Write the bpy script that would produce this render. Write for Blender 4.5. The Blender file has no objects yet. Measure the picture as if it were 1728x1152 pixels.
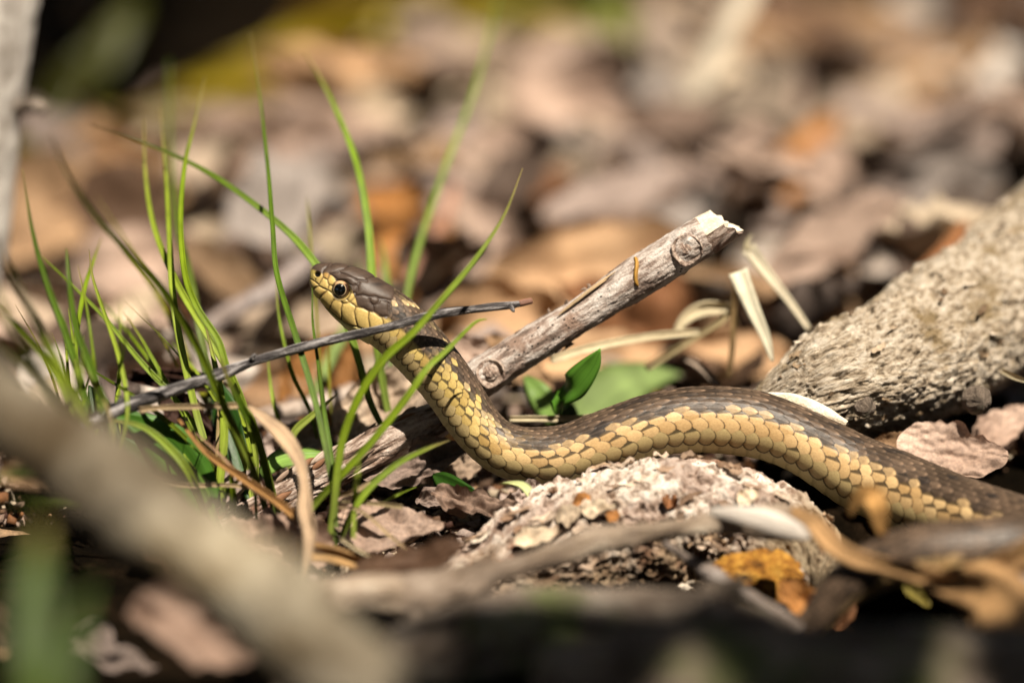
import bpy, math, random
import numpy as np
from mathutils import Vector

random.seed(7)
rng = np.random.default_rng(7)
scene = bpy.context.scene
COL = scene.collection

# ------------------------------------------------------------------ camera
K = 1.0e-4 / 0.72                 # metres per photo pixel at 1 m (photo is 1728 x 1152)
TH = math.radians(14.0)
D0 = 0.72
CH = D0 * (math.sin(TH) + math.cos(TH) * 294 * K)
CAM = np.array([0.0, -D0 * math.cos(TH), CH])
RT = np.array([1.0, 0, 0])
FW = np.array([0.0, math.cos(TH), -math.sin(TH)])
UP = np.array([0.0, math.sin(TH), math.cos(TH)])

cam = bpy.data.cameras.new('camera')
cam.sensor_width = 36.0
cam.lens = 36.0 / (1728 * K)
cam.clip_start = 0.02
cam.clip_end = 200.0
cam.dof.use_dof = True
cam.dof.focus_distance = D0
cam.dof.aperture_fstop = cam.lens / 1000.0 / 0.0235
cam.dof.aperture_blades = 0
cam_ob = bpy.data.objects.new('camera', cam)
COL.objects.link(cam_ob)
cam_ob.location = CAM.tolist()
cam_ob.rotation_euler = (math.pi / 2 - TH, 0, 0)
scene.camera = cam_ob

# ------------------------------------------------------------------ light
SUN = Vector((0.24, -0.44, 0.86)).normalized()
world = bpy.data.worlds.new('World')
scene.world = world
world.use_nodes = True
wn = world.node_tree.nodes
wl = world.node_tree.links
bg = wn.get('Background') or wn.new('ShaderNodeBackground')
out = wn.get('World Output') or wn.new('ShaderNodeOutputWorld')
sky = wn.new('ShaderNodeTexSky')
sky.sky_type = 'NISHITA'
sky.sun_disc = False
sky.dust_density = 1.5
sky.ozone_density = 0.3
sky.sun_elevation = math.asin(SUN.z)
sky.sun_rotation = math.atan2(SUN.x, SUN.y)
wl.new(sky.outputs[0], bg.inputs[0])
bg.inputs[1].default_value = 0.05
wl.new(bg.outputs[0], out.inputs[0])
sun = bpy.data.lights.new('sun', 'SUN')
sun.energy = 5.0
sun.angle = math.radians(0.5)
sun.color = (1.0, 0.90, 0.75)
sun_ob = bpy.data.objects.new('sun', sun)
COL.objects.link(sun_ob)
sun_ob.rotation_euler = SUN.to_track_quat('Z', 'Y').to_euler()
scene.view_settings.view_transform = 'Standard'
scene.view_settings.look = 'None'
scene.view_settings.gamma = 1.0
scene.view_settings.exposure = 1.08
scene.view_settings.use_curve_mapping = False
scene.render.engine = 'CYCLES'
scene.cycles.use_denoising = True
scene.cycles.max_bounces = 6
scene.cycles.diffuse_bounces = 2


# ------------------------------------------------------------------ helpers
def at(px, py, d=D0):
    return CAM + d * FW + d * K * (px - 864) * RT + d * K * (576 - py) * UP


def dground(py, z=0.0):
    sl = -math.sin(TH) + math.cos(TH) * (576 - py) * K
    return (CH - z) / -sl


def lin(r, g, b):
    return tuple(((c / 255.0) / 12.92 if c / 255.0 <= 0.04045 else ((c / 255.0 + 0.055) / 1.055) ** 2.4) for c in (r, g, b))


def _hash(ix, iy, iz, seed):
    h = (ix.astype(np.int64) * 374761393 + iy.astype(np.int64) * 668265263 + iz.astype(np.int64) * 2147483647 + seed * 974711) & 0xFFFFFFFF
    h = ((h ^ (h >> 13)) * 1274126177) & 0xFFFFFFFF
    h = ((h ^ (h >> 15)) * 2246822519) & 0xFFFFFFFF
    return ((h ^ (h >> 16)) & 0xFFFFFF) / float(0xFFFFFF) * 2 - 1


def vn(p, seed=0):
    p = np.asarray(p, float)
    i = np.floor(p)
    f = p - i
    f = f * f * f * (f * (f * 6 - 15) + 10)
    ix, iy, iz = i[..., 0], i[..., 1], i[..., 2]
    r = 0
    for dx in (0, 1):
        wx = f[..., 0] if dx else 1 - f[..., 0]
        for dy in (0, 1):
            wy = f[..., 1] if dy else 1 - f[..., 1]
            for dz in (0, 1):
                wz = f[..., 2] if dz else 1 - f[..., 2]
                r = r + wx * wy * wz * _hash(ix + dx, iy + dy, iz + dz, seed)
    return r


def fbm(p, freq, octv=3, seed=0, gain=0.5):
    a, s, t = 1.0, 0.0, 0.0
    p = np.asarray(p, float) * freq
    for o in range(octv):
        s = s + a * vn(p * (2.03 ** o) + 17.3 * o, seed + o)
        t += a
        a *= gain
    return s / t


def smooth(x, a, b):
    t = np.clip((x - a) / (b - a), 0, 1)
    return t * t * (3 - 2 * t)


def catmull(pts, n_out=None, step=None):
    """resample a polyline of N-vectors through a Catmull-Rom curve at even spacing of its first three columns"""
    P = np.asarray(pts, float)
    Q = np.vstack([2 * P[0] - P[1], P, 2 * P[-1] - P[-2]])
    dense = []
    for i in range(1, len(Q) - 2):
        t = np.linspace(0, 1, 24, endpoint=False)[:, None]
        p0, p1, p2, p3 = Q[i - 1], Q[i], Q[i + 1], Q[i + 2]
        dense.append(0.5 * ((2 * p1) + (-p0 + p2) * t + (2 * p0 - 5 * p1 + 4 * p2 - p3) * t ** 2 + (-p0 + 3 * p1 - 3 * p2 + p3) * t ** 3))
    dense.append(P[-1:])
    Dn = np.vstack(dense)
    L = np.concatenate([[0], np.cumsum(np.linalg.norm(np.diff(Dn[:, :3], axis=0), axis=1))])
    if n_out is None:
        n_out = max(2, int(L[-1] / step) + 1)
    s = np.linspace(0, L[-1], n_out)
    return np.stack([np.interp(s, L, Dn[:, c]) for c in range(Dn.shape[1])], axis=1), s


def frames(C):
    T = np.gradient(C, axis=0)
    T /= np.linalg.norm(T, axis=1)[:, None]
    U = np.zeros_like(T)
    a = UP if abs(T[0] @ UP) < 0.9 else RT
    u = a - T[0] * (a @ T[0])
    U[0] = u / np.linalg.norm(u)
    for i in range(1, len(T)):
        u = U[i - 1] - T[i] * (U[i - 1] @ T[i])
        U[i] = u / np.linalg.norm(u)
    return T, U, np.cross(T, U)


def make_mesh(name, V, faces, attrs=None, smooth_shade=True):
    me = bpy.data.meshes.new(name)
    V = np.asarray(V, np.float32)
    if isinstance(faces, np.ndarray):
        nf, k = faces.shape
        me.vertices.add(len(V))
        me.vertices.foreach_set('co', V.ravel())
        me.loops.add(nf * k)
        me.loops.foreach_set('vertex_index', faces.astype(np.int32).ravel())
        me.polygons.add(nf)
        me.polygons.foreach_set('loop_start', np.arange(0, nf * k, k, dtype=np.int32))
        me.polygons.foreach_set('loop_total', np.full(nf, k, dtype=np.int32))
        me.update(calc_edges=True)
    else:
        me.from_pydata(V.tolist(), [], faces)
    for an, av in (attrs or {}).items():
        av = np.asarray(av, np.float32)
        if an == 'col':
            if av.shape[1] == 3:
                av = np.hstack([av, np.ones((len(av), 1), np.float32)])
            at_ = me.attributes.new(an, 'FLOAT_COLOR', 'POINT')
            at_.data.foreach_set('color', av.ravel())
        else:
            at_ = me.attributes.new(an, 'FLOAT_VECTOR', 'POINT')
            at_.data.foreach_set('vector', av.ravel())
    if smooth_shade:
        me.polygons.foreach_set('use_smooth', np.ones(len(me.polygons), bool))
    me.update()
    return me


def obj(name, me, mat, parent=None, loc=None):
    o = bpy.data.objects.new(name, me)
    COL.objects.link(o)
    if mat is not None and len(me.materials) == 0:
        me.materials.append(mat)
    if parent is not None:
        o.parent = parent
        o.matrix_parent_inverse.identity()
        if loc is not None:
            o.location = loc
        else:
            o.location = -Vector(parent.location)
    elif loc is not None:
        o.location = loc
    return o


def tag(o, label, cat, group=None):
    o['label'] = label
    o['category'] = cat
    if group:
        o['group'] = group
    return o


def kind(o, k):
    o['kind'] = k
    return o


def thing(name, label, cat, loc, group=None):
    o = bpy.data.objects.new(name, None)
    COL.objects.link(o)
    o.location = [float(c) for c in loc]
    o.empty_display_size = 0.01
    return tag(o, label, cat, group)


def grid_faces(n, m, wrap=True):
    """quads of an n x m vertex grid, second index wrapping if asked"""
    i = np.arange(n - 1)[:, None]
    j = np.arange(m if wrap else m - 1)[None, :]
    j2 = (j + 1) % m
    a = i * m + j
    b = i * m + j2
    c = (i + 1) * m + j2
    d = (i + 1) * m + j
    return np.stack([a + 0 * j, b + 0 * i, c + 0 * i, d + 0 * j], axis=-1).reshape(-1, 4)


def tube(pts, radii, seg=24, step=0.0006, disp=None, colf=None, cap=0.35, flat=1.0, ends=(True, True)):
    """a displaced tube; pts N x 3 world; rounded ends; attributes ruv (along, r cos, r sin) and col"""
    P = np.hstack([np.asarray(pts, float), np.asarray(radii, float)[:, None]])
    R, s = catmull(P, step=step)
    C, r = R[:, :3], R[:, 3].copy()
    T, U, W = frames(C)
    L = s[-1]
    if ends[0]:
        e = np.clip(s / (r[0] * cap + 1e-9), 0, 1)
        r *= np.sqrt(np.clip(1 - (1 - e) ** 2, 0.0004, 1))
    if ends[1]:
        e = np.clip((L - s) / (r[-1] * cap + 1e-9), 0, 1) if r[-1] > 0 else np.ones_like(s)
        e = np.clip((L - s) / (R[-1, 3] * cap + 1e-9), 0, 1)
        r *= np.sqrt(np.clip(1 - (1 - e) ** 2, 0.0004, 1))
    ang = np.linspace(0, 2 * np.pi, seg, endpoint=False)
    ca, sa = np.cos(ang), np.sin(ang)
    rr = np.repeat(r[:, None], seg, 1)
    rn = R[:, 3].mean()
    Q = np.stack([np.repeat(s[:, None], seg, 1), rn * np.repeat(ca[None], len(s), 0), rn * np.repeat(sa[None], len(s), 0)], -1)
    if disp is not None:
        dd = disp(Q, np.repeat(s[:, None] / L, seg, 1), np.repeat(ang[None], len(s), 0))
        fade = (r / np.maximum(R[:, 3], 1e-9))[:, None]
        rr = np.maximum(rr + dd * fade, rr * 0.05)
    V = C[:, None, :] + rr[..., None] * (ca[None, :, None] * U[:, None, :] + flat * sa[None, :, None] * W[:, None, :])
    V = V.reshape(-1, 3)
    F = grid_faces(len(s), seg)
    n = len(V)
    V = np.vstack([V, C[:1], C[-1:]])
    tri = []
    Qf = np.vstack([Q.reshape(-1, 3), [[0, 0, 0]], [[L, 0, 0]]])
    at_ = {'ruv': Qf}
    if colf is None:
        at_['col'] = np.ones((len(V), 3))
    else:
        cc = colf(Q, np.repeat(s[:, None] / L, seg, 1), np.repeat(ang[None], len(s), 0)).reshape(-1, 3)
        at_['col'] = np.vstack([cc, cc[:1], cc[-1:]])
    j = np.arange(seg)
    j2 = (j + 1) % seg
    t0 = np.stack([j2, j, np.full(seg, n), np.full(seg, n)], 1)
    base = (len(s) - 1) * seg
    t1 = np.stack([base + j, base + j2, np.full(seg, n + 1), np.full(seg, n + 1)], 1)
    return V, F, t0[:, :3], t1[:, :3], at_


def tube_mesh(name, *a, **k):
    V, F, t0, t1, at_ = tube(*a, **k)
    faces = F.tolist() + t0.tolist() + t1.tolist()
    # quads and triangles together
    me = bpy.data.meshes.new(name)
    nf, nt = len(F), len(t0) + len(t1)
    me.vertices.add(len(V))
    me.vertices.foreach_set('co', V.astype(np.float32).ravel())
    loops = np.concatenate([F.ravel(), t0.ravel(), t1.ravel()]).astype(np.int32)
    me.loops.add(len(loops))
    me.loops.foreach_set('vertex_index', loops)
    me.polygons.add(nf + nt)
    tot = np.concatenate([np.full(nf, 4), np.full(nt, 3)]).astype(np.int32)
    st = np.concatenate([[0], np.cumsum(tot)[:-1]]).astype(np.int32)
    me.polygons.foreach_set('loop_start', st)
    me.polygons.foreach_set('loop_total', tot)
    me.update(calc_edges=True)
    for an, av in at_.items():
        av = np.asarray(av, np.float32)
        if an == 'col':
            av = np.hstack([av, np.ones((len(av), 1), np.float32)])
            x = me.attributes.new(an, 'FLOAT_COLOR', 'POINT')
            x.data.foreach_set('color', av.ravel())
        else:
            x = me.attributes.new(an, 'FLOAT_VECTOR', 'POINT')
            x.data.foreach_set('vector', av.ravel())
    me.polygons.foreach_set('use_smooth', np.ones(len(me.polygons), bool))
    me.update()
    return me


def path(lst, dd=None):
    """(px, py, d) triples, or (px, py) with one depth, to world points"""
    return np.array([at(p[0], p[1], p[2] if len(p) > 2 else dd) for p in lst])


# ------------------------------------------------------------------ materials
def new_mat(name):
    m = bpy.data.materials.new(name)
    m.use_nodes = True
    nt = m.node_tree
    for n in list(nt.nodes):
        nt.nodes.remove(n)
    o = nt.nodes.new('ShaderNodeOutputMaterial')
    p = nt.nodes.new('ShaderNodeBsdfPrincipled')
    nt.links.new(p.outputs[0], o.inputs[0])
    return m, nt, p, o


def nd(nt, typ, **kw):
    n = nt.nodes.new(typ)
    for k, v in kw.items():
        if k.startswith('in_'):
            n.inputs[int(k[3:])].default_value = v
        else:
            setattr(n, k, v)
    return n


def coords(nt, attr, scale):
    if attr:
        a = nd(nt, 'ShaderNodeAttribute', attribute_name=attr)
        src = a.outputs['Vector']
    else:
        a = nd(nt, 'ShaderNodeTexCoord')
        src = a.outputs['Object']
    mp = nd(nt, 'ShaderNodeMapping')
    mp.inputs['Scale'].default_value = scale
    nt.links.new(src, mp.inputs['Vector'])
    return mp.outputs[0]


def noise(nt, vec, scale, detail=4, rough=0.6, dist=0.0):
    n = nd(nt, 'ShaderNodeTexNoise')
    n.inputs['Scale'].default_value = scale
    n.inputs['Detail'].default_value = detail
    n.inputs['Roughness'].default_value = rough
    n.inputs['Distortion'].default_value = dist
    nt.links.new(vec, n.inputs['Vector'])
    return n.outputs['Fac']


def ramp(nt, fac, stops):
    r = nd(nt, 'ShaderNodeValToRGB')
    els = r.color_ramp.elements
    while len(els) > 1:
        els.remove(els[0])
    els[0].position = stops[0][0]
    els[0].color = (*stops[0][1], 1)
    for p, c in stops[1:]:
        e = els.new(p)
        e.color = (*c, 1)
    nt.links.new(fac, r.inputs[0])
    return r.outputs[0]


def mixc(nt, a, b, fac, mode='MIX'):
    m = nd(nt, 'ShaderNodeMix', data_type='RGBA', blend_type=mode)
    for sock, v in ((m.inputs[6], a), (m.inputs[7], b)):
        if isinstance(v, tuple):
            sock.default_value = (*v[:3], 1)
        else:
            nt.links.new(v, sock)
    if isinstance(fac, (int, float)):
        m.inputs[0].default_value = fac
    else:
        nt.links.new(fac, m.inputs[0])
    return m.outputs[2]


def bump(nt, p, h, dist, strength=1.0):
    b = nd(nt, 'ShaderNodeBump')
    b.inputs['Distance'].default_value = dist
    b.inputs['Strength'].default_value = strength
    nt.links.new(h, b.inputs['Height'])
    nt.links.new(b.outputs[0], p.inputs['Normal'])
    return b


def bark_mat(name, stops, scale=600, stretch=0.35, bd=0.0004, rough=0.85, dots=None, patch=None, fine=2500, use_col=False):
    """bark: stretched noise colour, optional dark pores, optional patches of a second colour"""
    m, nt, p, o = new_mat(name)
    v = coords(nt, 'ruv', (stretch, 1, 1))
    v2 = coords(nt, 'ruv', (1, 1, 1))
    n1 = noise(nt, v, scale, 6, 0.65, 0.3)
    c = ramp(nt, n1, stops)
    if patch:
        pc, psc, lo, hi = patch
        pn = noise(nt, v2, psc, 5, 0.65)
        f = ramp(nt, pn, [(lo, (0, 0, 0)), (hi, (1, 1, 1))])
        c = mixc(nt, c, pc, f)
    if use_col:
        a = nd(nt, 'ShaderNodeAttribute', attribute_name='col')
        c = mixc(nt, c, a.outputs['Color'], 1.0, 'MULTIPLY')
    h = n1
    if dots:
        vo = nd(nt, 'ShaderNodeTexVoronoi', feature='F1')
        vo.inputs['Scale'].default_value = dots
        mp = coords(nt, 'ruv', (0.7, 1, 1))
        nt.links.new(mp, vo.inputs['Vector'])
        f = ramp(nt, vo.outputs['Distance'], [(0.14, (1, 1, 1)), (0.24, (0, 0, 0))])
        gate = ramp(nt, noise(nt, v2, 160, 2), [(0.42, (0, 0, 0)), (0.5, (1, 1, 1))])
        f = mixc(nt, (0, 0, 0), f, gate)
        c = mixc(nt, c, (0.035, 0.028, 0.025), f)
    fn = noise(nt, v2, fine, 4, 0.7)
    c = mixc(nt, c, ramp(nt, fn, [(0.3, (0.45, 0.42, 0.4)), (0.65, (1, 1, 1))]), 0.7, 'MULTIPLY')
    nt.links.new(c, p.inputs['Base Color'])
    p.inputs['Roughness'].default_value = rough
    p.inputs['Specular IOR Level'].default_value = 0.25
    ad = nd(nt, 'ShaderNodeMath', operation='ADD')
    nt.links.new(n1, ad.inputs[0])
    nt.links.new(fn, ad.inputs[1])
    bump(nt, p, ad.outputs[0], bd)
    return m


def plant_mat(name, transl=0.45, rough=0.4, streak=True, tw=(1.0, 1.0, 0.55), sc=2200, bd=0.00006, var=0.35, spec=0.35):
    """leaf or blade: colour attribute with a streaked variation, partly translucent"""
    m, nt, p, o = new_mat(name)
    a = nd(nt, 'ShaderNodeAttribute', attribute_name='col')
    v = coords(nt, 'ruv', (0.06, 1, 1) if streak else (1, 1, 1))
    n1 = noise(nt, v, sc, 5, 0.65)
    g = 1 - var
    c = mixc(nt, a.outputs['Color'], ramp(nt, n1, [(0.3, (g, g, g)), (0.7, (1.15, 1.12, 1.08))]), 1.0, 'MULTIPLY')
    if not streak:
        n2 = noise(nt, v, sc * 0.12, 5, 0.7)
        c = mixc(nt, c, ramp(nt, n2, [(0.25, (0.5, 0.45, 0.42)), (0.5, (0.9, 0.87, 0.85)), (0.75, (1.12, 1.12, 1.12))]), 0.7, 'MULTIPLY')
    nt.links.new(c, p.inputs['Base Color'])
    p.inputs['Roughness'].default_value = rough
    p.inputs['Specular IOR Level'].default_value = spec
    tr = nd(nt, 'ShaderNodeBsdfTranslucent')
    nt.links.new(mixc(nt, c, tuple(tw), 1.0, 'MULTIPLY'), tr.inputs['Color'])
    mx = nd(nt, 'ShaderNodeMixShader')
    mx.inputs[0].default_value = transl
    nt.links.new(p.outputs[0], mx.inputs[1])
    nt.links.new(tr.outputs[0], mx.inputs[2])
    nt.links.new(mx.outputs[0], o.inputs[0])
    bump(nt, p, n1, bd)
    return m


M = {}
M['grass'] = plant_mat('grass_green', 0.42, 0.42, True, (1.0, 1.0, 0.4), 2600, .00010, .5)
M['leaf_green'] = plant_mat('broad_green_leaf', 0.4, 0.4, True, (1.0, 1.0, 0.4), 1200, 0.0001)
M['dead'] = plant_mat('dead_leaf', 0.16, 0.7, False, (1.0, 0.75, 0.5), 1500, 0.00022, 0.4, 0.25)
M['straw'] = plant_mat('dry_straw', 0.22, 0.6, True, (1.0, 0.85, 0.6), 2600, 0.00022, 0.62)


def soil_material():
    m, nt, p, o = new_mat('shade_dark_humus')
    v = coords(nt, None, (1, 1, 1))
    n1 = noise(nt, v, 90, 8, 0.7)
    n2 = noise(nt, v, 900, 5, 0.7)
    c = ramp(nt, n1, [(0.3, (0.002, 0.0015, 0.001)), (0.5, (0.006, 0.004, 0.002)), (0.7, (0.022, 0.013, 0.007))])  # humus brought down near black so hollows and leaf gaps read as shade
    c = mixc(nt, c, ramp(nt, n2, [(0.3, (0.4, 0.4, 0.4)), (0.7, (1.3, 1.3, 1.3))]), 0.8, 'MULTIPLY')
    nt.links.new(c, p.inputs['Base Color'])
    p.inputs['Roughness'].default_value = 0.95
    p.inputs['Specular IOR Level'].default_value = 0.02
    ad = nd(nt, 'ShaderNodeMath', operation='ADD')
    nt.links.new(n1, ad.inputs[0])
    nt.links.new(n2, ad.inputs[1])
    bump(nt, p, ad.outputs[0], 0.002)
    return m


M['soil'] = soil_material()
M['bark_pale'] = bark_mat('pale_spotted_bark', [(0.30, (0.07, 0.05, 0.04)), (0.42, (0.27, 0.20, 0.165)), (0.5, (0.54, 0.465, 0.415)), (0.72, (0.80, 0.75, 0.71))],
                          700, 0.22, 0.00035, dots=1150, patch=((0.32, 0.22, 0.17), 150, 0.52, 0.66))
M['bark_rough'] = bark_mat('flaky_grey_bark', [(0.34, (0.03, 0.018, 0.012)), (0.44, (0.20, 0.13, 0.095)), (0.54, (0.50, 0.40, 0.34)), (0.75, (0.70, 0.61, 0.55))],
                           900, 0.16, 0.0006, patch=((0.28, 0.14, 0.09), 110, 0.56, 0.66))
M['bark_knot'] = bark_mat('brown_knot_bark', [(0.34, (0.06, 0.04, 0.03)), (0.46, (0.30, 0.21, 0.165)), (0.6, (0.52, 0.42, 0.35))], 900, 1.0, 0.0004)
M['bark_black'] = bark_mat('black_weathered_twig', [(0.38, (0.015, 0.013, 0.014)), (0.49, (0.06, 0.053, 0.053)), (0.58, (0.33, 0.31, 0.31))],
                           1500, 0.12, 0.0004, rough=0.55)
M['bark_log'] = bark_mat('pocked_grey_log', [(0.33, (0.05, 0.035, 0.022)), (0.42, (0.33, 0.255, 0.175)), (0.52, (0.60, 0.505, 0.39)), (0.72, (0.80, 0.725, 0.62))],
                         900, 0.55, 0.0009, patch=((0.30, 0.22, 0.12), 110, 0.52, 0.66))
M['bark_lichen'] = bark_mat('lichen_crusted_log', [(0.34, (0.08, 0.055, 0.04)), (0.43, (0.42, 0.34, 0.28)), (0.52, (0.72, 0.65, 0.59)), (0.7, (0.88, 0.84, 0.79))],
                            900, 0.5, 0.0006, patch=((0.36, 0.22, 0.15), 130, 0.55, 0.66), use_col=True)
M['bark_fore'] = bark_mat('grey_brown_twig', [(0.3, (0.06, 0.045, 0.035)), (0.45, (0.24, 0.19, 0.15)), (0.6, (0.40, 0.34, 0.29)), (0.8, (0.6, 0.56, 0.5))],
                          350, 0.3, 0.0005, use_col=True)
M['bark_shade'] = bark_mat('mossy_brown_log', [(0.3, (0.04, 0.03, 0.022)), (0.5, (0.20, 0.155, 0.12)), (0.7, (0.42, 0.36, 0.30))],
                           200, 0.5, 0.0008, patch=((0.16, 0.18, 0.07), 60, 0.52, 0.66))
M['bark_branch'] = bark_mat('olive_beige_branch', [(0.3, (0.12, 0.09, 0.05)), (0.5, (0.32, 0.29, 0.225)), (0.7, (0.52, 0.485, 0.40))],
                            220, 0.5, 0.0005, patch=((0.12, 0.09, 0.05), 60, 0.44, 0.62), use_col=True)
M['bark_white'] = bark_mat('grey_white_bark', [(0.3, (0.22, 0.19, 0.16)), (0.5, (0.50, 0.46, 0.42)), (0.7, (0.66, 0.63, 0.58))],
                           260, 0.6, 0.0006)
M['wood'] = bark_mat('fresh_pale_wood', [(0.3, (0.62, 0.48, 0.33)), (0.5, (0.82, 0.72, 0.56)), (0.7, (0.88, 0.82, 0.70))],
                     900, 0.2, 0.0002)
M['rot'] = bark_mat('orange_rotten_wood', [(0.3, (0.05, 0.02, 0.006)), (0.45, (0.36, 0.15, 0.02)), (0.6, (0.62, 0.32, 0.05)), (0.8, (0.75, 0.5, 0.15))],
                    700, 0.9, 0.001)


# ------------------------------------------------------------------ ground
def terrain(x, y):
    x = np.asarray(x, float)
    y = np.asarray(y, float)
    P = np.stack([x, y, 0 * x], -1)
    near = np.exp(-((x / 0.5) ** 2 + ((y - 0.3) / 0.9) ** 2))
    z = -0.004 + 0.0045 * fbm(P, 28, 4, 3) * near
    z = z - 0.034 * np.exp(-(((x - 0.060) / 0.030) ** 2 + ((y + 0.045) / 0.035) ** 2))
    z = z - 0.018 * np.exp(-(((x - 0.035) / 0.035) ** 2 + ((y + 0.028) / 0.028) ** 2))
    z = z - 0.006 * np.exp(-(((x + 0.012) / 0.018) ** 2 + ((y + 0.018) / 0.018) ** 2))
    z = z - 0.05 * smooth(y, 0.33, 0.43) * smooth(-x, 0.015, 0.07) * (1 - smooth(y, 1.2, 2.0))
    z = z + 0.4 * fbm(P, 0.25, 3, 9) * smooth(np.hypot(x, y), 2.0, 12.0)
    return z


def build_ground():
    xs = np.concatenate([-np.geomspace(60, 0.42, 26), np.arange(-0.40, 0.4001, 0.0035), np.geomspace(0.42, 60, 26)])
    ys = np.concatenate([-np.geomspace(60, 0.34, 26), np.arange(-0.33, 0.9, 0.0035), np.geomspace(0.91, 60, 26)])
    X, Y = np.meshgrid(xs, ys, indexing='ij')
    V = np.stack([X, Y, terrain(X, Y)], -1).reshape(-1, 3)
    F = grid_faces(len(xs), len(ys), wrap=False)[:, ::-1]
    me = make_mesh('ground', V, F)
    return kind(obj('ground', me, M['soil']), 'structure')


build_ground()


# ------------------------------------------------------------------ leaves
def leaf_geo(L, Wd, curl=0.3, fold=0.15, wave=0.06, seed=0, nu=26, nv=13, ragged=0.1, pw=0.8, veins=True, bend=0.2, sinp=0.7):
    """a leaf along +x from 0..L, width Wd, normal +z; returns V, F, ruv, vein mask (a closed sheet 0.25 mm thick)"""
    t = np.linspace(0, 1, nu)
    w = np.linspace(-1, 1, nv)
    Tt, Ww = np.meshgrid(t, w, indexing='ij')
    half = np.sin(np.pi * np.clip(Tt, 0, 1) ** pw) ** sinp * 0.5 * Wd
    half = np.maximum(half, 0.012 * Wd)
    edge = fbm(np.stack([Tt * 9, np.sign(Ww) * 3.0, 0 * Tt + seed * 1.7], -1), 1.0, 3, seed) * ragged
    half = half * (1 + edge * np.abs(Ww) ** 2 * 2)
    X = Tt * L
    Y = Ww * half
    yn = Y / (0.5 * Wd)
    Z = curl * Wd * yn ** 2 * (0.5 + 0.5 * np.sin(Tt * 5 + seed)) + fold * Wd * np.abs(yn) * 0.5
    Z = Z + bend * L * (Tt - 0.5) ** 2 * 2
    N = np.stack([Tt * 3.2, yn * 1.6, 0 * Tt + seed * 3.1], -1)
    Z = Z + wave * Wd * 2.2 * fbm(N, 1.0, 3, seed + 5)
    Y = Y + 0.05 * Wd * fbm(N, 1.3, 2, seed + 8)
    ph = (Tt * 8.5 - np.abs(yn) * 1.6) % 1.0
    vm = np.exp(-(np.minimum(ph, 1 - ph) / 0.07) ** 2) * 0.6 + np.exp(-(yn / 0.05) ** 2)
    vm = np.clip(vm, 0, 1)
    if veins:
        Z = Z - 0.012 * Wd * vm
        Z = Z + 0.012 * Wd * fbm(np.stack([Tt * 22, yn * 11, 0 * Tt + seed], -1), 1.0, 2, seed + 2)
    th = min(0.00028, 0.012 * Wd)
    top = np.stack([X, Y, Z], -1).reshape(-1, 3)
    bot = top - np.array([0, 0, th])
    n = len(top)
    Ft = grid_faces(nu, nv, wrap=False)
    Fb = Ft[:, ::-1] + n
    rim = list(range(0, nv)) + [i * nv + nv - 1 for i in range(1, nu)] + [(nu - 1) * nv + j for j in range(nv - 2, -1, -1)] + [i * nv for i in range(nu - 2, 0, -1)]
    r = np.array(rim)
    r2 = np.roll(r, -1)
    Fr = np.stack([r2, r, r + n, r2 + n], 1)
    ruv = np.vstack([top * [1, 1, 0] + [seed * 0.01, 0, 0]] * 2)
    return np.vstack([top, bot]), np.vstack([Ft, Fb, Fr[:, ::-1]]), ruv, np.concatenate([vm.ravel()] * 2)


def basis(xdir, normal):
    x = np.asarray(xdir, float)
    x = x / np.linalg.norm(x)
    n = np.asarray(normal, float)
    n = n - x * (n @ x)
    n = n / np.linalg.norm(n)
    return np.stack([x, np.cross(n, x), n])


_PAL = {
    'tan': (0.46, 0.30, 0.175), 'peach': (0.66, 0.43, 0.25), 'orange': (0.46, 0.21, 0.06), 'rust': (0.27, 0.12, 0.05),
    'cream': (0.74, 0.62, 0.47), 'white': (0.76, 0.70, 0.65), 'lilac': (0.42, 0.335, 0.30), 'pink': (0.56, 0.42, 0.345),
    'grey': (0.38, 0.34, 0.32), 'taupe': (0.26, 0.18, 0.14), 'brown': (0.15, 0.085, 0.05), 'dark': (0.05, 0.02, 0.012),
    'olive': (0.16, 0.13, 0.02), 'green': (0.09, 0.15, 0.015), 'pale_green': (0.26, 0.36, 0.11), 'beige': (0.55, 0.44, 0.34),
    'deep_green': (0.035, 0.085, 0.012), 'yellow_green': (0.30, 0.36, 0.05),
}

PAL = {k_: tuple(np.array(v_) * (.80 if 'green' not in k_ else 1.0)) for k_, v_ in _PAL.items()}


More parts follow.
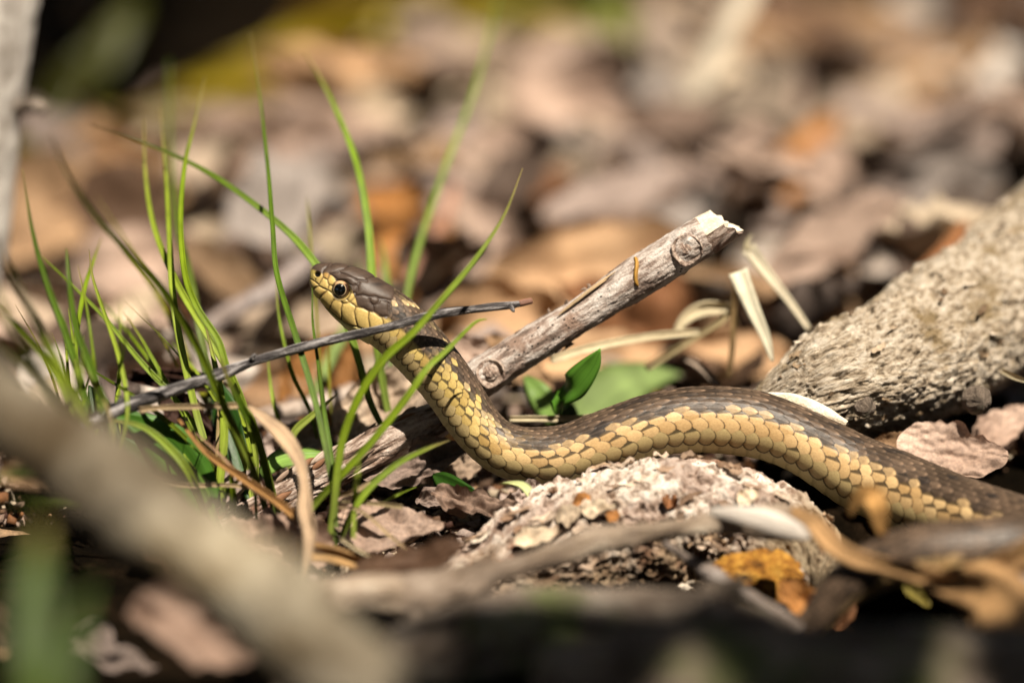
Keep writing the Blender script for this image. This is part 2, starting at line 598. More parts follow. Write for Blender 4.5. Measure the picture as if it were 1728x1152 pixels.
def add_leaf(px, py, w, h, ang, c, label, k=0.35, d=None, name='dead_leaf', cat='leaf', group='fallen leaves behind the snake',
             curl=0.3, fold=0.12, wave=0.14, bend=0.15, seed=None, mat='dead', nu=26, nv=13, yaw=0.0, ragged=0.12, pw=0.8, lift=0.0, sinp=0.55):
    """a leaf whose picture is about w x h photo pixels around (px, py) and whose plane leans between flat and facing us"""
    seed = seed if seed is not None else int(px * 7 + py * 13) % 997
    if d is None:
        d = dground(py + h * 0.35)
    a = math.radians(ang)
    nrm = k * np.array([0, 0, 1.0]) + (1 - k) * (-FW) + yaw * RT
    nrm = nrm / np.linalg.norm(nrm)
    xd = math.cos(a) * RT + math.sin(a) * UP
    xd = xd - nrm * (xd @ nrm) * 1.0
    B = basis(xd, nrm)
    L = w * K * d
    Wd = h * K * d / max(0.3, abs(nrm @ FW))
    V, F, ruv, vm = leaf_geo(L, Wd, curl, fold, wave, seed, nu, nv, ragged, pw, True, bend, sinp)
    V = V - np.array([L / 2, 0, V[:, 2].mean()])
    ctr = at(px, py, d) + np.array([0, 0, lift])
    Vw = V @ B
    base = np.array(PAL[c] if isinstance(c, str) else c)
    cv = base[None] * (1 + 0.25 * vm[:, None]) * (1 + 0.5 * fbm(ruv, 70, 4, seed)[:, None])
    sp_ = smooth(fbm(ruv, 90, 4, seed + 40), -.2, .6)[:, None] * .5
    cv = cv * (1 - sp_) + base[None] * np.array([.45, .36, .3]) * sp_
    me = make_mesh(name, Vw, F, {'ruv': ruv, 'col': np.clip(cv, 0, 1)})
    o = obj(name, me, M[mat], None, ctr.tolist())
    return tag(o, label, cat, group)


BGL = [
    # px, py, w, h, angle, colour, k, label
    (215, 300, 250, 120, -18, 'peach', .3, 'orange tan curled leaf behind the tip of the long arching grass blade'),
    (80, 350, 210, 150, 25, 'tan', .3, 'tan leaf beside the pale trunk at the left edge'),
    (480, 240, 330, 115, 8, 'pink', .35, 'broad pinkish white leaf behind the tall middle grass blade'),
    (592, 130, 105, 270, 80, 'peach', .15, 'peach leaf standing upright behind the bent grass blade'),
    (770, 120, 190, 130, 20, 'beige', .3, 'beige leaf on the far bank behind the tallest blade'),
    (735, 205, 260, 115, -5, 'cream', .3, 'cream coloured leaf lit brightly behind the tallest blade'),
    (975, 200, 230, 130, -38, 'pink', .35, 'lilac grey leaf sloping down right on the far litter'),
    (1150, 130, 330, 75, 14, 'cream', .4, 'long cream leaf lying behind the big pale straw'),
    (600, 300, 260, 80, -8, 'lilac', .4, 'grey lilac leaf low behind the bent grass blade'),
    (655, 350, 130, 70, 15, 'orange', .3, 'small orange leaf behind the gap between two far blades'),
    (705, 430, 130, 110, 55, 'orange', .3, 'orange brown leaf just above the back of the head'),
    (1010, 245, 80, 110, 70, 'beige', .2, 'small olive beige leaf standing in the far litter'),
    (1060, 300, 100, 65, 10, 'pink', .3, 'small round pale pink leaf in the far litter'),
    (1290, 190, 190, 95, 60, 'pink', .3, 'upright lilac leaf right of the big pale straw'),
    (1440, 200, 230, 85, 42, 'beige', .3, 'pale leaf sloping up right in the far litter'),
    (1345, 285, 220, 70, 58, 'orange', .3, 'orange brown leaf leaning over the black gap'),
    (1410, 300, 110, 90, -30, 'pink', .3, 'pale leaf beside the leaning orange brown leaf'),
    (1590, 320, 180, 120, 8, 'grey', .2, 'round grey leaf above the big grey log'),
    (1640, 215, 250, 105, 18, 'pink', .3, 'pinkish leaf at the right edge above the round grey leaf'),
    (1545, 28, 120, 80, 0, 'white', .3, 'white leaf at the top edge of the far litter'),
    (1650, 115, 160, 90, 4, 'white', .3, 'white oval leaf near the top right corner'),
    (1370, 60, 330, 110, 5, 'tan', .35, 'wide tan leaf in the far litter near the top edge'),
    (1215, 335, 210, 95, -20, 'lilac', .35, 'taupe leaf behind the cut end of the propped stick'),
    (1080, 380, 230, 100, 25, 'taupe', .3, 'dark taupe leaf behind the upper half of the propped stick'),
    (950, 330, 200, 90, -12, 'lilac', .35, 'mauve brown leaf above the big peach leaf'),
    (985, 470, 330, 160, 22, 'peach', .12, 'big peach leaf standing behind the propped stick'),
    (850, 550, 200, 130, 10, 'peach', .15, 'peach leaf right of the black twig end'),
    (1120, 540, 150, 110, 80, 'rust', .15, 'rusty brown leaf upright under the propped stick'),
    (1410, 445, 190, 75, -4, 'white', .3, 'bright white leaf behind the big log, right of the straws'),
    (1300, 450, 140, 90, 40, 'white', .3, 'bright white leaf directly behind the pale broken straw'),
    (1450, 510, 260, 80, 12, 'tan', .3, 'rusty tan leaf lying along the top of the big log'),
    (1240, 600, 160, 75, 4, 'peach', .25, 'tan leaf low between the straws and the big log'),
    (1010, 600, 190, 70, 6, 'peach', .35, 'tan leaf behind the green seedling'),
    (235, 640, 350, 140, 3, 'white', .22, 'big pinkish white leaf behind the left grass tuft'),
    (60, 545, 170, 90, -25, 'beige', .3, 'beige leaf left of the left grass tuft'),
    (410, 425, 190, 85, -10, 'cream', .3, 'cream leaf with olive stain left of the head'),
    (235, 440, 190, 100, 12, 'pink', .3, 'brown pink leaf behind the leftmost blades'),
    (330, 340, 230, 90, -25, 'tan', .3, 'tan leaf behind the crossing of the arching blade'),
    (560, 335, 170, 70, 15, 'beige', .35, 'beige leaf between the two tall middle blades'),
    (470, 560, 230, 90, 14, 'beige', .25, 'beige leaf under the snout of the snake'),
    (545, 640, 150, 110, 62, 'orange', .15, 'bright orange leaf behind the thin blades below the snout'),
    (420, 650, 230, 85, 10, 'tan', .25, 'tan leaf just below the middle of the black twig'),
    (830, 260, 210, 90, 12, 'pink', .35, 'pale mauve leaf right of the tallest blade'),
    (1500, 400, 150, 60, -30, 'pink', .3, 'pale leaf right of the black gap in the litter'),
    (1160, 240, 200, 90, -15, 'taupe', .35, 'brownish leaf at the foot of the big pale straw'),
    (1560, 120, 190, 90, 25, 'tan', .35, 'tan leaf left of the white oval leaf'),
    (900, 90, 200, 80, 10, 'tan', .3, 'tan leaf below the far green leaves'),
    (1700, 30, 160, 100, -20, 'brown', .3, 'brown leaf in the top right corner'),
    (1130, 30, 200, 80, 8, 'beige', .3, 'beige leaf left of the big pale straw at the top edge'),
    (800, 380, 150, 90, -30, 'pink', .3, 'mauve leaf behind the pointed middle blade'),
    (1230, 500, 190, 90, -10, 'tan', .3, 'tan leaf behind the folded pale straw'),
    (270, 520, 170, 70, 20, 'cream', .3, 'cream leaf behind the crossing left blades'),
]
for (px, py, w, h, a, c, k, lab) in BGL:
    add_leaf(px, py, w * 1.18, h * 1.2, a, c, lab, k=k)

for (px, py, w, h, a, c, k, lab) in [
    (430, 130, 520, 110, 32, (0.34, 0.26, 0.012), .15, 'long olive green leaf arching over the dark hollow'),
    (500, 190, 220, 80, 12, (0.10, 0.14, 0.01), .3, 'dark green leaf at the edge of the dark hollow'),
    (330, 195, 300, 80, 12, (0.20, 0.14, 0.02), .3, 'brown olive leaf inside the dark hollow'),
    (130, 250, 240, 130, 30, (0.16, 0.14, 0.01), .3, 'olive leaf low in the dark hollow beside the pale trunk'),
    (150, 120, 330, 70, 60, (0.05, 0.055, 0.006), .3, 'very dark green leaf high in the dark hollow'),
    (800, 40, 420, 120, -5, (0.34, 0.26, 0.02), .2, 'olive yellow leaf at the top edge beside the tallest blade'),
    (1010, 75, 210, 120, 75, (0.24, 0.30, 0.015), .15, 'bright green leaf upright in the far litter'),
    (935, 80, 260, 90, -30, (0.28, 0.26, 0.05), .3, 'dull green leaf left of the bright green leaf'),
    (580, 35, 240, 90, 25, (0.30, 0.18, 0.03), .2, 'brown olive leaf above the upright peach leaf'),
]:
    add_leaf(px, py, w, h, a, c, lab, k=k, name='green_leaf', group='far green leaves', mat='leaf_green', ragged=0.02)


# litter that reads as one mass
def build_litter():
    gaps = [(950, 60, 120), (820, 45, 110), (1610, 800, 70), (470, 130, 90), (340, 160, 80), (85, 455, 95), (1370, 372, 75), (860, 445, 50), (200, 100, 300), (1000, 510, 20), (640, 90, 60), (900, 215, 38), (1235, 170, 50), (1045, 235, 30), (230, 330, 30), (430, 210, 60)]
    gp = []
    for gx, gy, gr in gaps:
        d = dground(gy)
        p = at(gx, gy, d)
        gp.append((p[0], p[1], gr * K * d, gr * K * d * 3.0))
    protos = []
    for i in range(26):
        L = 1.0
        protos.append(leaf_geo(L, random.uniform(.35, .75), random.uniform(0, .5), random.uniform(0, .3), random.uniform(.1, .3), 300 + i, 12, 7,
                               random.uniform(.05, .35), random.uniform(.65, 1.1), False, random.uniform(-.1, .4), 0.6))
    names = ['tan', 'pink', 'lilac', 'beige', 'taupe', 'brown', 'orange', 'cream', 'grey', 'rust', 'peach']
    wts = np.array([.09, .13, .21, .10, .19, .14, .02, .05, .06, .03, .02])
    wts /= wts.sum()
    VV, FF, RR, CC = [], [], [], []
    off = 0
    n = 4200
    for i in range(n):
        y = random.uniform(-0.28, 1.5) if i < 3500 else random.uniform(1.0, 3.5)
        x = random.uniform(-1, 1) * (0.16 + 0.20 * (y + 0.7))
        skip = False
        for (gx, gy, rx, ry) in gp:
            if ((x - gx) / rx) ** 2 + ((y - gy) / ry) ** 2 < 1:
                skip = True
        if skip or (x < -0.03 and y > 0.33 and random.random() < .95):
            continue
        if y < 0.03 and (-0.045 < x < 0.02) and y > -0.05:
            continue
        if y < 0.02 and (0.02 < x < 0.10):
            continue
        if y < -0.03 and random.random() < .35:
            continue
        V, F, ruv, vm = protos[i % 26]
        s = random.uniform(0.012, 0.038) * (0.62 if y < 0.08 else 1.0)
        yaw = random.uniform(0, 2 * math.pi)
        tx, ty = random.gauss(0, .38), random.gauss(0, .38)
        B = basis([math.cos(yaw), math.sin(yaw), tx * .8], [ty, tx, 1.0])
        z = float(terrain(np.array([x]), np.array([y]))[0]) + random.uniform(0.0, 0.008 if y < .12 else 0.018)
        if y < -0.02:
            z -= 0.004
        Vw = (V - [.5, 0, 0]) * s @ B + [x, y, z]
        c = np.array(PAL[names[rng.choice(len(names), p=wts)]]) * random.uniform(.4, 1.1)
        VV.append(Vw)
        FF.append(F + off)
        off += len(V)
        RR.append(ruv * s + [i * 0.013, 0, 0])
        CC.append(np.repeat(c[None], len(V), 0))
    me = make_mesh('leaf_litter', np.vstack(VV), np.vstack(FF), {'ruv': np.vstack(RR), 'col': np.clip(np.vstack(CC), 0, 1)})
    kind(obj('leaf_litter', me, M['dead']), 'stuff')


build_litter()


def build_crumbs():
    """crumbs of bark, soil and dry needles on the floor near the snake"""
    VV, FF, CC, RR = [], [], [], []
    off = 0
    cube = np.array([[-1, -1, -1], [1, -1, -1], [1, 1, -1], [-1, 1, -1], [-1, -1, 1], [1, -1, 1], [1, 1, 1], [-1, 1, 1]], float)
    Fc = np.array([[0, 3, 2, 1], [4, 5, 6, 7], [0, 1, 5, 4], [1, 2, 6, 5], [2, 3, 7, 6], [3, 0, 4, 7]])
    cols = [PAL['brown'], PAL['dark'], PAL['taupe'], PAL['rust'], PAL['lilac'], PAL['cream'], PAL['pink'], PAL['brown'], PAL['dark']]
    for i in range(9000):
        y = random.gauss(0.005, .014) if i % 4 else random.uniform(-.03, .2)
        x = random.uniform(-.12, .12)
        if (x > .025 and y < .03) or (x < -.045 and y < .0):
            continue
        s = random.uniform(0.0002, 0.0011)
        ln = random.choice([1, 1, 1.6, 2.5, 7]) if s < .0008 else random.uniform(1, 2.2)
        a = rng.normal(size=3)
        a[2] *= .35
        B = basis(a, rng.normal(size=3))
        V = cube * (1 + 0.35 * rng.uniform(-1, 1, (8, 3))) * [s * ln, s if ln < 5 else s * .35, s * (.5 if ln < 5 else .35)]
        z = float(terrain(np.array([x]), np.array([y]))[0]) + random.uniform(0, .0035)
        VV.append(V @ B + [x, y, z])
        FF.append(Fc + off)
        off += 8
        c = np.array(random.choice(cols)) * random.uniform(.6, 1.3)
        if ln > 5:
            c = np.array(PAL['cream'] if random.random() < .5 else PAL['tan'])
        CC.append(np.repeat(c[None], 8, 0))
        RR.append(V + i * .003)
    me = make_mesh('forest_debris', np.vstack(VV), np.vstack(FF), {'ruv': np.vstack(RR), 'col': np.clip(np.vstack(CC), 0, 1)}, False)
    kind(obj('forest_debris', me, M['dead']), 'stuff')


build_crumbs()


# ------------------------------------------------------------------ the snake
def seg_dist(PX, PY, line):
    best = np.full(PX.shape, 1e9)
    for (x0, y0), (x1, y1) in zip(line[:-1], line[1:]):
        dx, dy = x1 - x0, y1 - y0
        t = np.clip(((PX - x0) * dx + (PY - y0) * dy) / (dx * dx + dy * dy + 1e-9), 0, 1)
        best = np.minimum(best, np.hypot(PX - x0 - t * dx, PY - y0 - t * dy))
    return best


Z1 = lambda *p: [(x / 14.4 + 515, y / 14.4 + 435) for x, y in p]
Z2 = lambda *p: [(x / 11.52 + 560, y / 11.52 + 470) for x, y in p]
HEAD_LINES = [
    Z1((80, 480), (230, 570), (335, 655)), Z1((335, 655), (330, 680), (190, 760), (150, 780)),
    Z1((240, 570), (250, 520)), Z1((335, 650), (400, 540), (440, 460), (425, 370), (450, 290), (530, 225), (560, 190)),
    Z1((440, 480), (540, 530), (555, 610), (580, 660), (545, 780), (440, 740), (335, 680)),
    Z1((545, 530), (580, 430), (630, 400), (700, 385), (800, 340), (850, 300), (950, 270), (1060, 215), (1080, 160)),
    Z1((580, 660), (690, 690)), Z1((545, 780), (660, 860), (700, 900)),
    Z1((545, 785), (450, 870), (320, 1000)), Z1((700, 1020), (640, 1100), (600, 1230)),
    Z1((740, 545), (880, 550), (1020, 580), (1080, 640), (1140, 680), (1220, 660), (1275, 690)),
    Z1((1275, 690), (1310, 600), (1300, 560), (1240, 540)),
    Z1((1275, 690), (1270, 780), (1225, 850), (1120, 860)),
    Z1((1225, 850), (1240, 900), (1180, 990), (1080, 1080), (920, 1110), (890, 1060)), Z1((1010, 1000), (1080, 1080)),
    Z1((600, 220), (670, 170), (690, 140)), Z1((850, 370), (960, 400), (1100, 460), (1250, 540)),
    Z1((1310, 550), (1500, 570), (1490, 500), (1620, 470), (1728, 470)),
    Z1((600, 400), (680, 440), (760, 520)),
    Z2((465, 335), (600, 320), (730, 355), (830, 350), (940, 385), (1180, 430), (1200, 370), (1290, 360), (1340, 320)),
    Z2((730, 370), (740, 450), (810, 520), (890, 490), (930, 420), (900, 380)),
    Z2((360, 460), (470, 550), (600, 570), (740, 640), (820, 650), (815, 560), (750, 470)),
    Z2((180, 450), (205, 500), (180, 600), (190, 800)),
    Z2((470, 555), (440, 640), (460, 790), (500, 930)), Z2((725, 645), (710, 760), (735, 910), (740, 980)),
    Z2((820, 650), (900, 710), (970, 770), (1000, 840), (1000, 960)), Z2((900, 710), (990, 740), (1110, 730)),
    Z2((1110, 480), (1100, 600), (1110, 730)), Z2((930, 410), (1000, 420), (1110, 480)),
    Z2((1120, 735), (1130, 840), (1100, 940)),
]
MOUTH = Z1((150, 780), (215, 930), (320, 1005), (470, 1160)) + Z2((190, 800), (350, 890), (500, 930), (640, 975), (800, 1010), (930, 1040))
BROWN = [(500, 452), (528, 456), (541, 462), (552, 461), (560, 465), (568, 474), (577, 473), (588, 476), (592, 486), (596, 495), (600, 504),
         (603, 516), (612, 520), (624, 526), (633, 528), (641, 533), (650, 538), (660, 541), (672, 546), (700, 560)]


def build_snake():
    # top x, top y, bottom x, bottom y, depth, half-width in px (None: as half-height)
    st = [
        ((523, 462), (522, 474), .7200, 4), ((525, 455), (524, 484), .7200, 13), ((531, 449), (529, 493), .7200, 19), ((541, 446), (536, 503), .7200, 25), ((557, 445), (549, 518), .7200, 31),
        ((575, 446), (563, 533), .7200, 36), ((597, 451), (578, 547), .7200, 41), ((622, 461), (594, 561), .7200, 45),
        ((645, 475), (609, 571), .7200, 46), ((672, 491), (627, 582), .7200, 45), ((700, 511), (645, 597), .7200, 43),
        ((728, 539), (664, 615), .7202, 43), ((754, 570), (686, 638), .7204, 43), ((780, 604), (710, 664), .7206, 43),
        ((802, 636), (733, 694), .7208, 43), ((817, 661), (752, 722), .7208, 42), ((835, 690), (779, 755), .7206, 42), ((856, 711), (812, 785), .7204, 43),
        ((884, 722), (847, 805), .7202, 45), ((918, 722), (900, 818), .7200, 48), ((950, 717), (955, 818), .7200, 50),
        ((985, 704), (1007, 802), .7200, 51), ((1030, 687), (1052, 786), .7200, 52), ((1085, 668), (1105, 770), .7202, 53),
        ((1143, 656), (1160, 763), .7206, 55), ((1205, 653), (1210, 764), .7210, 57), ((1268, 658), (1258, 770), .7212, 58),
        ((1322, 674), (1300, 780), .7210, 58), ((1375, 696), (1340, 798), .7204, 58), ((1425, 719), (1376, 822), .7194, 60),
        ((1478, 744), (1424, 855), .7180, 61), ((1532, 765), (1486, 884), .7150, 62), ((1590, 789), (1550, 911), .7110, 62),
        ((1650, 812), (1620, 932), .7055, 61),
    ]
    rows = []
    for (t, b, d, w) in st:
        T3, B3 = at(t[0], t[1], d), at(b[0], b[1], d)
        C = (T3 + B3) / 2
        U = (T3 - B3) / 2
        rows.append(np.concatenate([C, U, [w * K * d]]))
    # the turn at the right and the coil coming back in front
    for (px, py, d, r, ux, uy, uc) in [
        (1712, 893, .6985, 58, .25, 1, 0.1), (1770, 908, .690, 56, .4, 1, .2), (1800, 905, .680, 54, .5, .9, .3), (1778, 912, .671, 52, .3, .9, .5),
        (1715, 922, .6665, 56, 0, .9, .5), (1640, 930, .665, 54, 0, .9, .5), (1560, 936, .665, 52, 0, .9, .5), (1490, 950, .666, 46, 0, .8, .7), (1430, 985, .667, 38, 0, .7, .8),
        (1380, 1040, .668, 27, 0, .7, .8), (1330, 1085, .669, 18, 0, .7, .8), (1280, 1105, .670, 8, 0, .7, .8), (1240, 1115, .671, 2, 0, .7, .8)]:
        u = ux * RT + uy * UP - uc * FW
        u = u / np.linalg.norm(u) * r * K * d
        rows.append(np.concatenate([at(px, py, d), u, [r * K * d]]))
    A = np.array(rows)
    R, s = catmull(A, step=0.00013)
    C, U, w = R[:, :3], R[:, 3:6], R[:, 6]
    T = np.gradient(C, axis=0)
    T /= np.linalg.norm(T, axis=1)[:, None]
    hu = np.linalg.norm(U, axis=1)
    # beyond the neck the rings stand square on the axis
    sq = smooth(s, 0.018, 0.03)[:, None]
    Up = U - T * np.sum(U * T, 1)[:, None]
    Up = Up / np.linalg.norm(Up, axis=1)[:, None] * hu[:, None] * np.clip(np.linalg.norm(Up, axis=1) / hu, .93, 1)[:, None]
    U = U * (1 - sq) + Up * sq
    hu = np.linalg.norm(U, axis=1)
    Un = U / hu[:, None]
    W = np.cross(T, Un)
    W /= np.linalg.norm(W, axis=1)[:, None]
    nseg = 288
    phi = (np.arange(nseg) / nseg) * 2 * np.pi - np.pi
    PH = np.repeat(phi[None], len(s), 0)
    S = np.repeat(s[:, None], nseg, 1)
    pxs = s / 1e-4                                   # arc length in photo px
    per = np.interp(pxs, [0, 170, 260, 330, 420, 520, 700, 1100, 1500, 2400], [13, 14, 16, 19, 23, 26, 28, 29, 28, 18])
    u = np.cumsum(np.gradient(pxs) / per)
    Uu = np.repeat(u[:, None], nseg, 1)
    # rows round the body
    wd = np.array([.72, .72, .72, .72, .73, .75, .80, .92, 1.12, 1.36, 1.55])
    wd[0] *= .5
    edges = np.concatenate([[0], np.cumsum(wd)])
    edges = edges / edges[-1] * math.radians(126)
    vrow = np.interp(np.abs(PH), np.concatenate([edges, [np.pi]]), np.concatenate([[0], np.arange(len(wd)) + .5, [12.0]]))
    vs = vrow * np.sign(PH + 1e-9)
    H = np.full(PH.shape, -1.0)
    rid = np.zeros(PH.shape)
    cid = np.zeros(PH.shape)
    ff = np.ones(PH.shape)
    bb = np.zeros(PH.shape)
    aa = np.zeros(PH.shape)
    j0 = np.round(vs)
    for dj in (-1, 0, 1):
        j = j0 + dj
        offj = 0.5 * (np.abs(j) % 2)
        i0 = np.round(Uu - offj)
        for di in (-1, 0, 1):
            i = i0 + di
            a = Uu - offj - i
            b = vs - j
            big = smooth(np.abs(j), 6.5, 9.5)
            a = a - (.04 + .10 * big) * (np.abs(vs) - np.abs(j))
            a = np.where(np.abs(j) < .5, Uu - offj - i, a)
            ex = 1.65 + 0.40 * big
            la = 0.72 + 0.02 * big
            f = (np.abs(a) / la) ** ex + (np.abs(b) / ((0.86 + .06 * big) * (1 - .30 * np.clip(a / la, 0, 1) ** 2))) ** ex
            ok = (f < 1) & (np.abs(j) < 10.6)
            h = 0.40 * (a / la) + (0.42 + .35 * big) * np.sqrt(np.clip(1 - f, 0, 1)) + 0.22 * (1 - big) * np.exp(-(b / .13) ** 2) + .5
            h = np.where(ok, h, -1)
            m = h > H
            H = np.where(m, h, H)
            rid = np.where(m, j, rid)
            cid = np.where(m, i + offj, cid)
            ff = np.where(m, f, ff)
            bb = np.where(m, b, bb)
            aa = np.where(m, a, aa)
    vent = vrow > 10.55
    vu = Uu % 1.0
    Hv = 0.25 + 0.55 * vu * (1 - smooth(vu, .9, 1))
    H = np.where(vent & (H < 0), Hv, H)
    H = np.where(H < 0, 0.0, H)
    arow = np.abs(rid)
    rnd = _hash(rid, np.round(cid * 2), 0 * rid, 5)
    rnd2 = _hash(rid, np.round(cid * 2), 0 * rid + 3, 11)
    # colours
    P3 = np.stack([S, hu[:, None] * np.cos(PH), hu[:, None] * np.sin(PH)], -1)
    sp = S / 1e-4
    neck = 1 - smooth(sp, 330, 520)
    brown = np.stack([0.060 + 0 * PH, 0.040 + 0 * PH, 0.027 + 0 * PH], -1) * (1 + 0.5 * rnd[..., None])
    pale = np.array([0.36, 0.27, 0.14])
    fl = ((rnd2 > 0.45) & (arow > 1) & (arow < 7)).astype(float)[..., None] * neck[..., None]
    brown = brown * (1 - 0.8 * fl) + pale * 0.8 * fl
    blk = np.array([0.012, 0.010, 0.010])
    # staggered dark blotches on two levels
    bph = (cid / 5.3 + 0.5 * (arow < 4)) % 1.0
    blotch = ((np.abs(bph - .5) < .17) & (((arow >= 6) & (arow <= 7)) | ((arow >= 2) & (arow <= 4)))).astype(float)
    blotch *= np.clip(.35 + .7 * rnd2, 0, 1)
    brown = brown * (1 - .85 * blotch[..., None]) + blk * .85 * blotch[..., None]
    yel_n = np.array([0.40, 0.29, 0.095])
    yel_m = np.array([0.44, 0.295, 0.14])
    yel = yel_n * neck[..., None] + yel_m * (1 - neck[..., None])
    yel = yel * (1 + .26 * rnd[..., None] * np.array([.8, 1, 1.3]))
    low = np.array([0.36, 0.275, 0.13])
    yel = np.where((arow >= 10)[..., None], low * (1 + .08 * rnd[..., None]), yel)
    lim = 7.5 + 0.0 * neck
    isy = smooth(arow, lim - .1, lim + .1)
    half = ((arow == 7) & (rnd > -.1)).astype(float) * .5
    isy = np.maximum(isy, half)
    isy = np.maximum(isy, neck * ((arow == 7) | ((arow == 6) & (rnd > -.1)) | ((arow == 5) & (rnd > .5))).astype(float) * .95)
    isy = isy * (1 - (1 - smooth(sp, 225, 300)) * (1 - smooth(np.abs(PH), math.radians(84), math.radians(92))))
    colr = brown * (1 - isy[..., None]) + yel * isy[..., None]
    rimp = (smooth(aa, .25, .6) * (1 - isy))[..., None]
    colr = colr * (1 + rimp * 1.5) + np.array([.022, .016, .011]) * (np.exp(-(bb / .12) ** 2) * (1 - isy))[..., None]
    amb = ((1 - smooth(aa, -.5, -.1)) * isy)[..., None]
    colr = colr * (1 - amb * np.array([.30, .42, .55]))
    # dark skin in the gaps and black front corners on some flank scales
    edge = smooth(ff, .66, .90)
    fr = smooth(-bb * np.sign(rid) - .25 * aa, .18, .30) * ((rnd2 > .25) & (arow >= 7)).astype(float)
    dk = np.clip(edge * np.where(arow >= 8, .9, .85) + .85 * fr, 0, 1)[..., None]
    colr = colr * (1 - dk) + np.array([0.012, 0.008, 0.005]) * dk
    hole = ff >= 1
    colr = np.where((hole & ~vent)[..., None], np.array([0.006, 0.004, 0.003]), colr)
    vcol = np.array([0.46, 0.40, 0.21]) * (0.8 + .25 * smooth(vu, 0, .3) * (1 - smooth(vu, .9, 1)))[..., None]
    usev = vent & (ff >= 1)
    colr = np.where(usev[..., None], vcol, colr)
    # cross-section and base position
    cx, sx = np.cos(PH), np.sin(PH)
    headm = 1 - smooth(sp, 120, 200)
    ex = 1 - 0.18 * headm
    yy = np.sign(cx) * np.abs(cx) ** ex
    xx = np.sign(sx) * np.abs(sx) ** (1 - .25 * headm)
    yy = np.where(yy < -.75, -.75 + (yy + .75) * .8, yy) * 1.0 if False else yy
    base = C[:, None] + yy[..., None] * U[:, None] + xx[..., None] * (W * w[:, None])[:, None]
    # side view of the head in photo px
    rel = base - CAM
    dep = rel @ FW
    PX = 864 + (rel @ RT) / (dep * K)
    PY = 576 - (rel @ UP) / (dep * K)
    hm = sp < 260
    gd = np.full(PX.shape, 99.0)
    md = np.full(PX.shape, 99.0)
    ix = np.where(hm.any(1))[0]
    a0, a1 = ix[0], ix[-1] + 1
    sub = (slice(a0, a1), slice(None))
    for ln in HEAD_LINES:
        gd[sub] = np.minimum(gd[sub], seg_dist(PX[sub], PY[sub], ln))
    md[sub] = seg_dist(PX[sub], PY[sub], MOUTH)
    wob = fbm(np.stack([PX, PY, 0 * PX], -1), .25, 2, 4) * .25
    groove = np.exp(-((gd + wob) / 0.95) ** 2)
    mg = np.exp(-(md / 0.9) ** 2)
    bx = [p[0] for p in BROWN]
    by = [p[1] for p in BROWN]
    # the plated part of the head ends along a slanted line; small scales follow
    lim_x = np.interp(PY, [440, 500, 520, 545, 560, 620], [668, 664, 657, 652, 634, 600])
    plated = 1 - smooth(PX - lim_x, -1.5, 1.5)
    plated = np.where(sp > 300, 0, plated)
    order = np.argsort(bx)
    ybr = np.interp(PX, np.array(bx)[order], np.array(by)[order])
    # the temporal plate is brown too: polygon test by hand
    isb = smooth(ybr - PY, -2.0, 2.0)
    fib = fbm(np.stack([PX * .10, PY * .5, 0 * PX], -1), 1.0, 4, 21)
    hb = np.array([0.056, 0.037, 0.027]) * (1 + .35 * fib[..., None])
    hy = np.array([0.50, 0.36, 0.125]) * (1 + .10 * fbm(np.stack([PX, PY, 0 * PX], -1), .08, 3, 22)[..., None])
    # olive snout, amber between nostril and eye
    ol = np.exp(-(((PX - 529) / 11) ** 2 + ((PY - 459) / 12) ** 2))[..., None]
    hy = hy * (1 - .6 * ol) + np.array([0.26, 0.23, 0.05]) * .6 * ol
    am = np.exp(-(((PX - 551) / 9) ** 2 + ((PY - 463) / 7) ** 2))[..., None]
    hy = hy * (1 - .7 * am) + np.array([0.26, 0.12, 0.03]) * .7 * am
    sm = np.exp(-(((PX - 545) / 5) ** 2 + ((PY - 494) / 4) ** 2))[..., None]
    hy = hy * (1 - .6 * sm) + np.array([0.25, 0.13, 0.04]) * .6 * sm
    chin = smooth(PY - np.interp(PX, [p[0] for p in MOUTH], [p[1] for p in MOUTH]), .5, 3)[..., None]
    hy = hy * (1 - chin) + np.array([0.56, 0.52, 0.26]) * chin
    hc = hb * isb[..., None] + hy * (1 - isb[..., None])
    sp1 = np.exp(-(((PX - 636 - (PY - 480) * .5) / 12) ** 2 + ((PY - 481) / 3) ** 2))[..., None]
    hc = hc * (1 - .75 * sp1) + blk * .75 * sp1
    hc = hc * (1 - .9 * groove[..., None]) + np.array([0.025, 0.014, 0.01]) * .9 * groove[..., None]
    hc = hc * (1 - .85 * mg[..., None]) + np.array([0.03, 0.016, 0.01]) * .85 * mg[..., None]
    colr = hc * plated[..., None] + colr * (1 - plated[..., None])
    # eye socket and nostril
    ed = np.hypot(PX - 576.5, (PY - 489.5) * .95)
    sock = np.exp(-((ed - 16.3) / 1.3) ** 2) * plated
    colr = colr * (1 - .92 * sock[..., None]) + blk * .92 * sock[..., None]
    nd_ = np.hypot((PX - 536) / 1.05, PY - 463)
    nos = (1 - smooth(nd_, 3.8, 5.2)) * plated
    colr = colr * (1 - nos[..., None]) + np.array([0.004, 0.003, 0.003]) * nos[..., None]
    # relief
    # height of the overlapping scales is about a fiftieth of their length
    Hm = H * np.where(arow >= 8, .050, .058) * per[:, None] * 1e-4
    platedome = np.clip(1 - np.exp(-gd / 1.9), 0, 1) * 0.00022 - groove * .00007 - mg * .00022
    disp = Hm * (1 - plated) + platedome * plated
    disp = disp - (1 - smooth(ed, 12.5, 16.5)) * 0.0009 * plated - nos * .0006
    brow = np.exp(-(((PX - 583) / 14) ** 2 + ((PY - 470) / 3.5) ** 2)) * plated
    disp = disp + brow * 0.00022
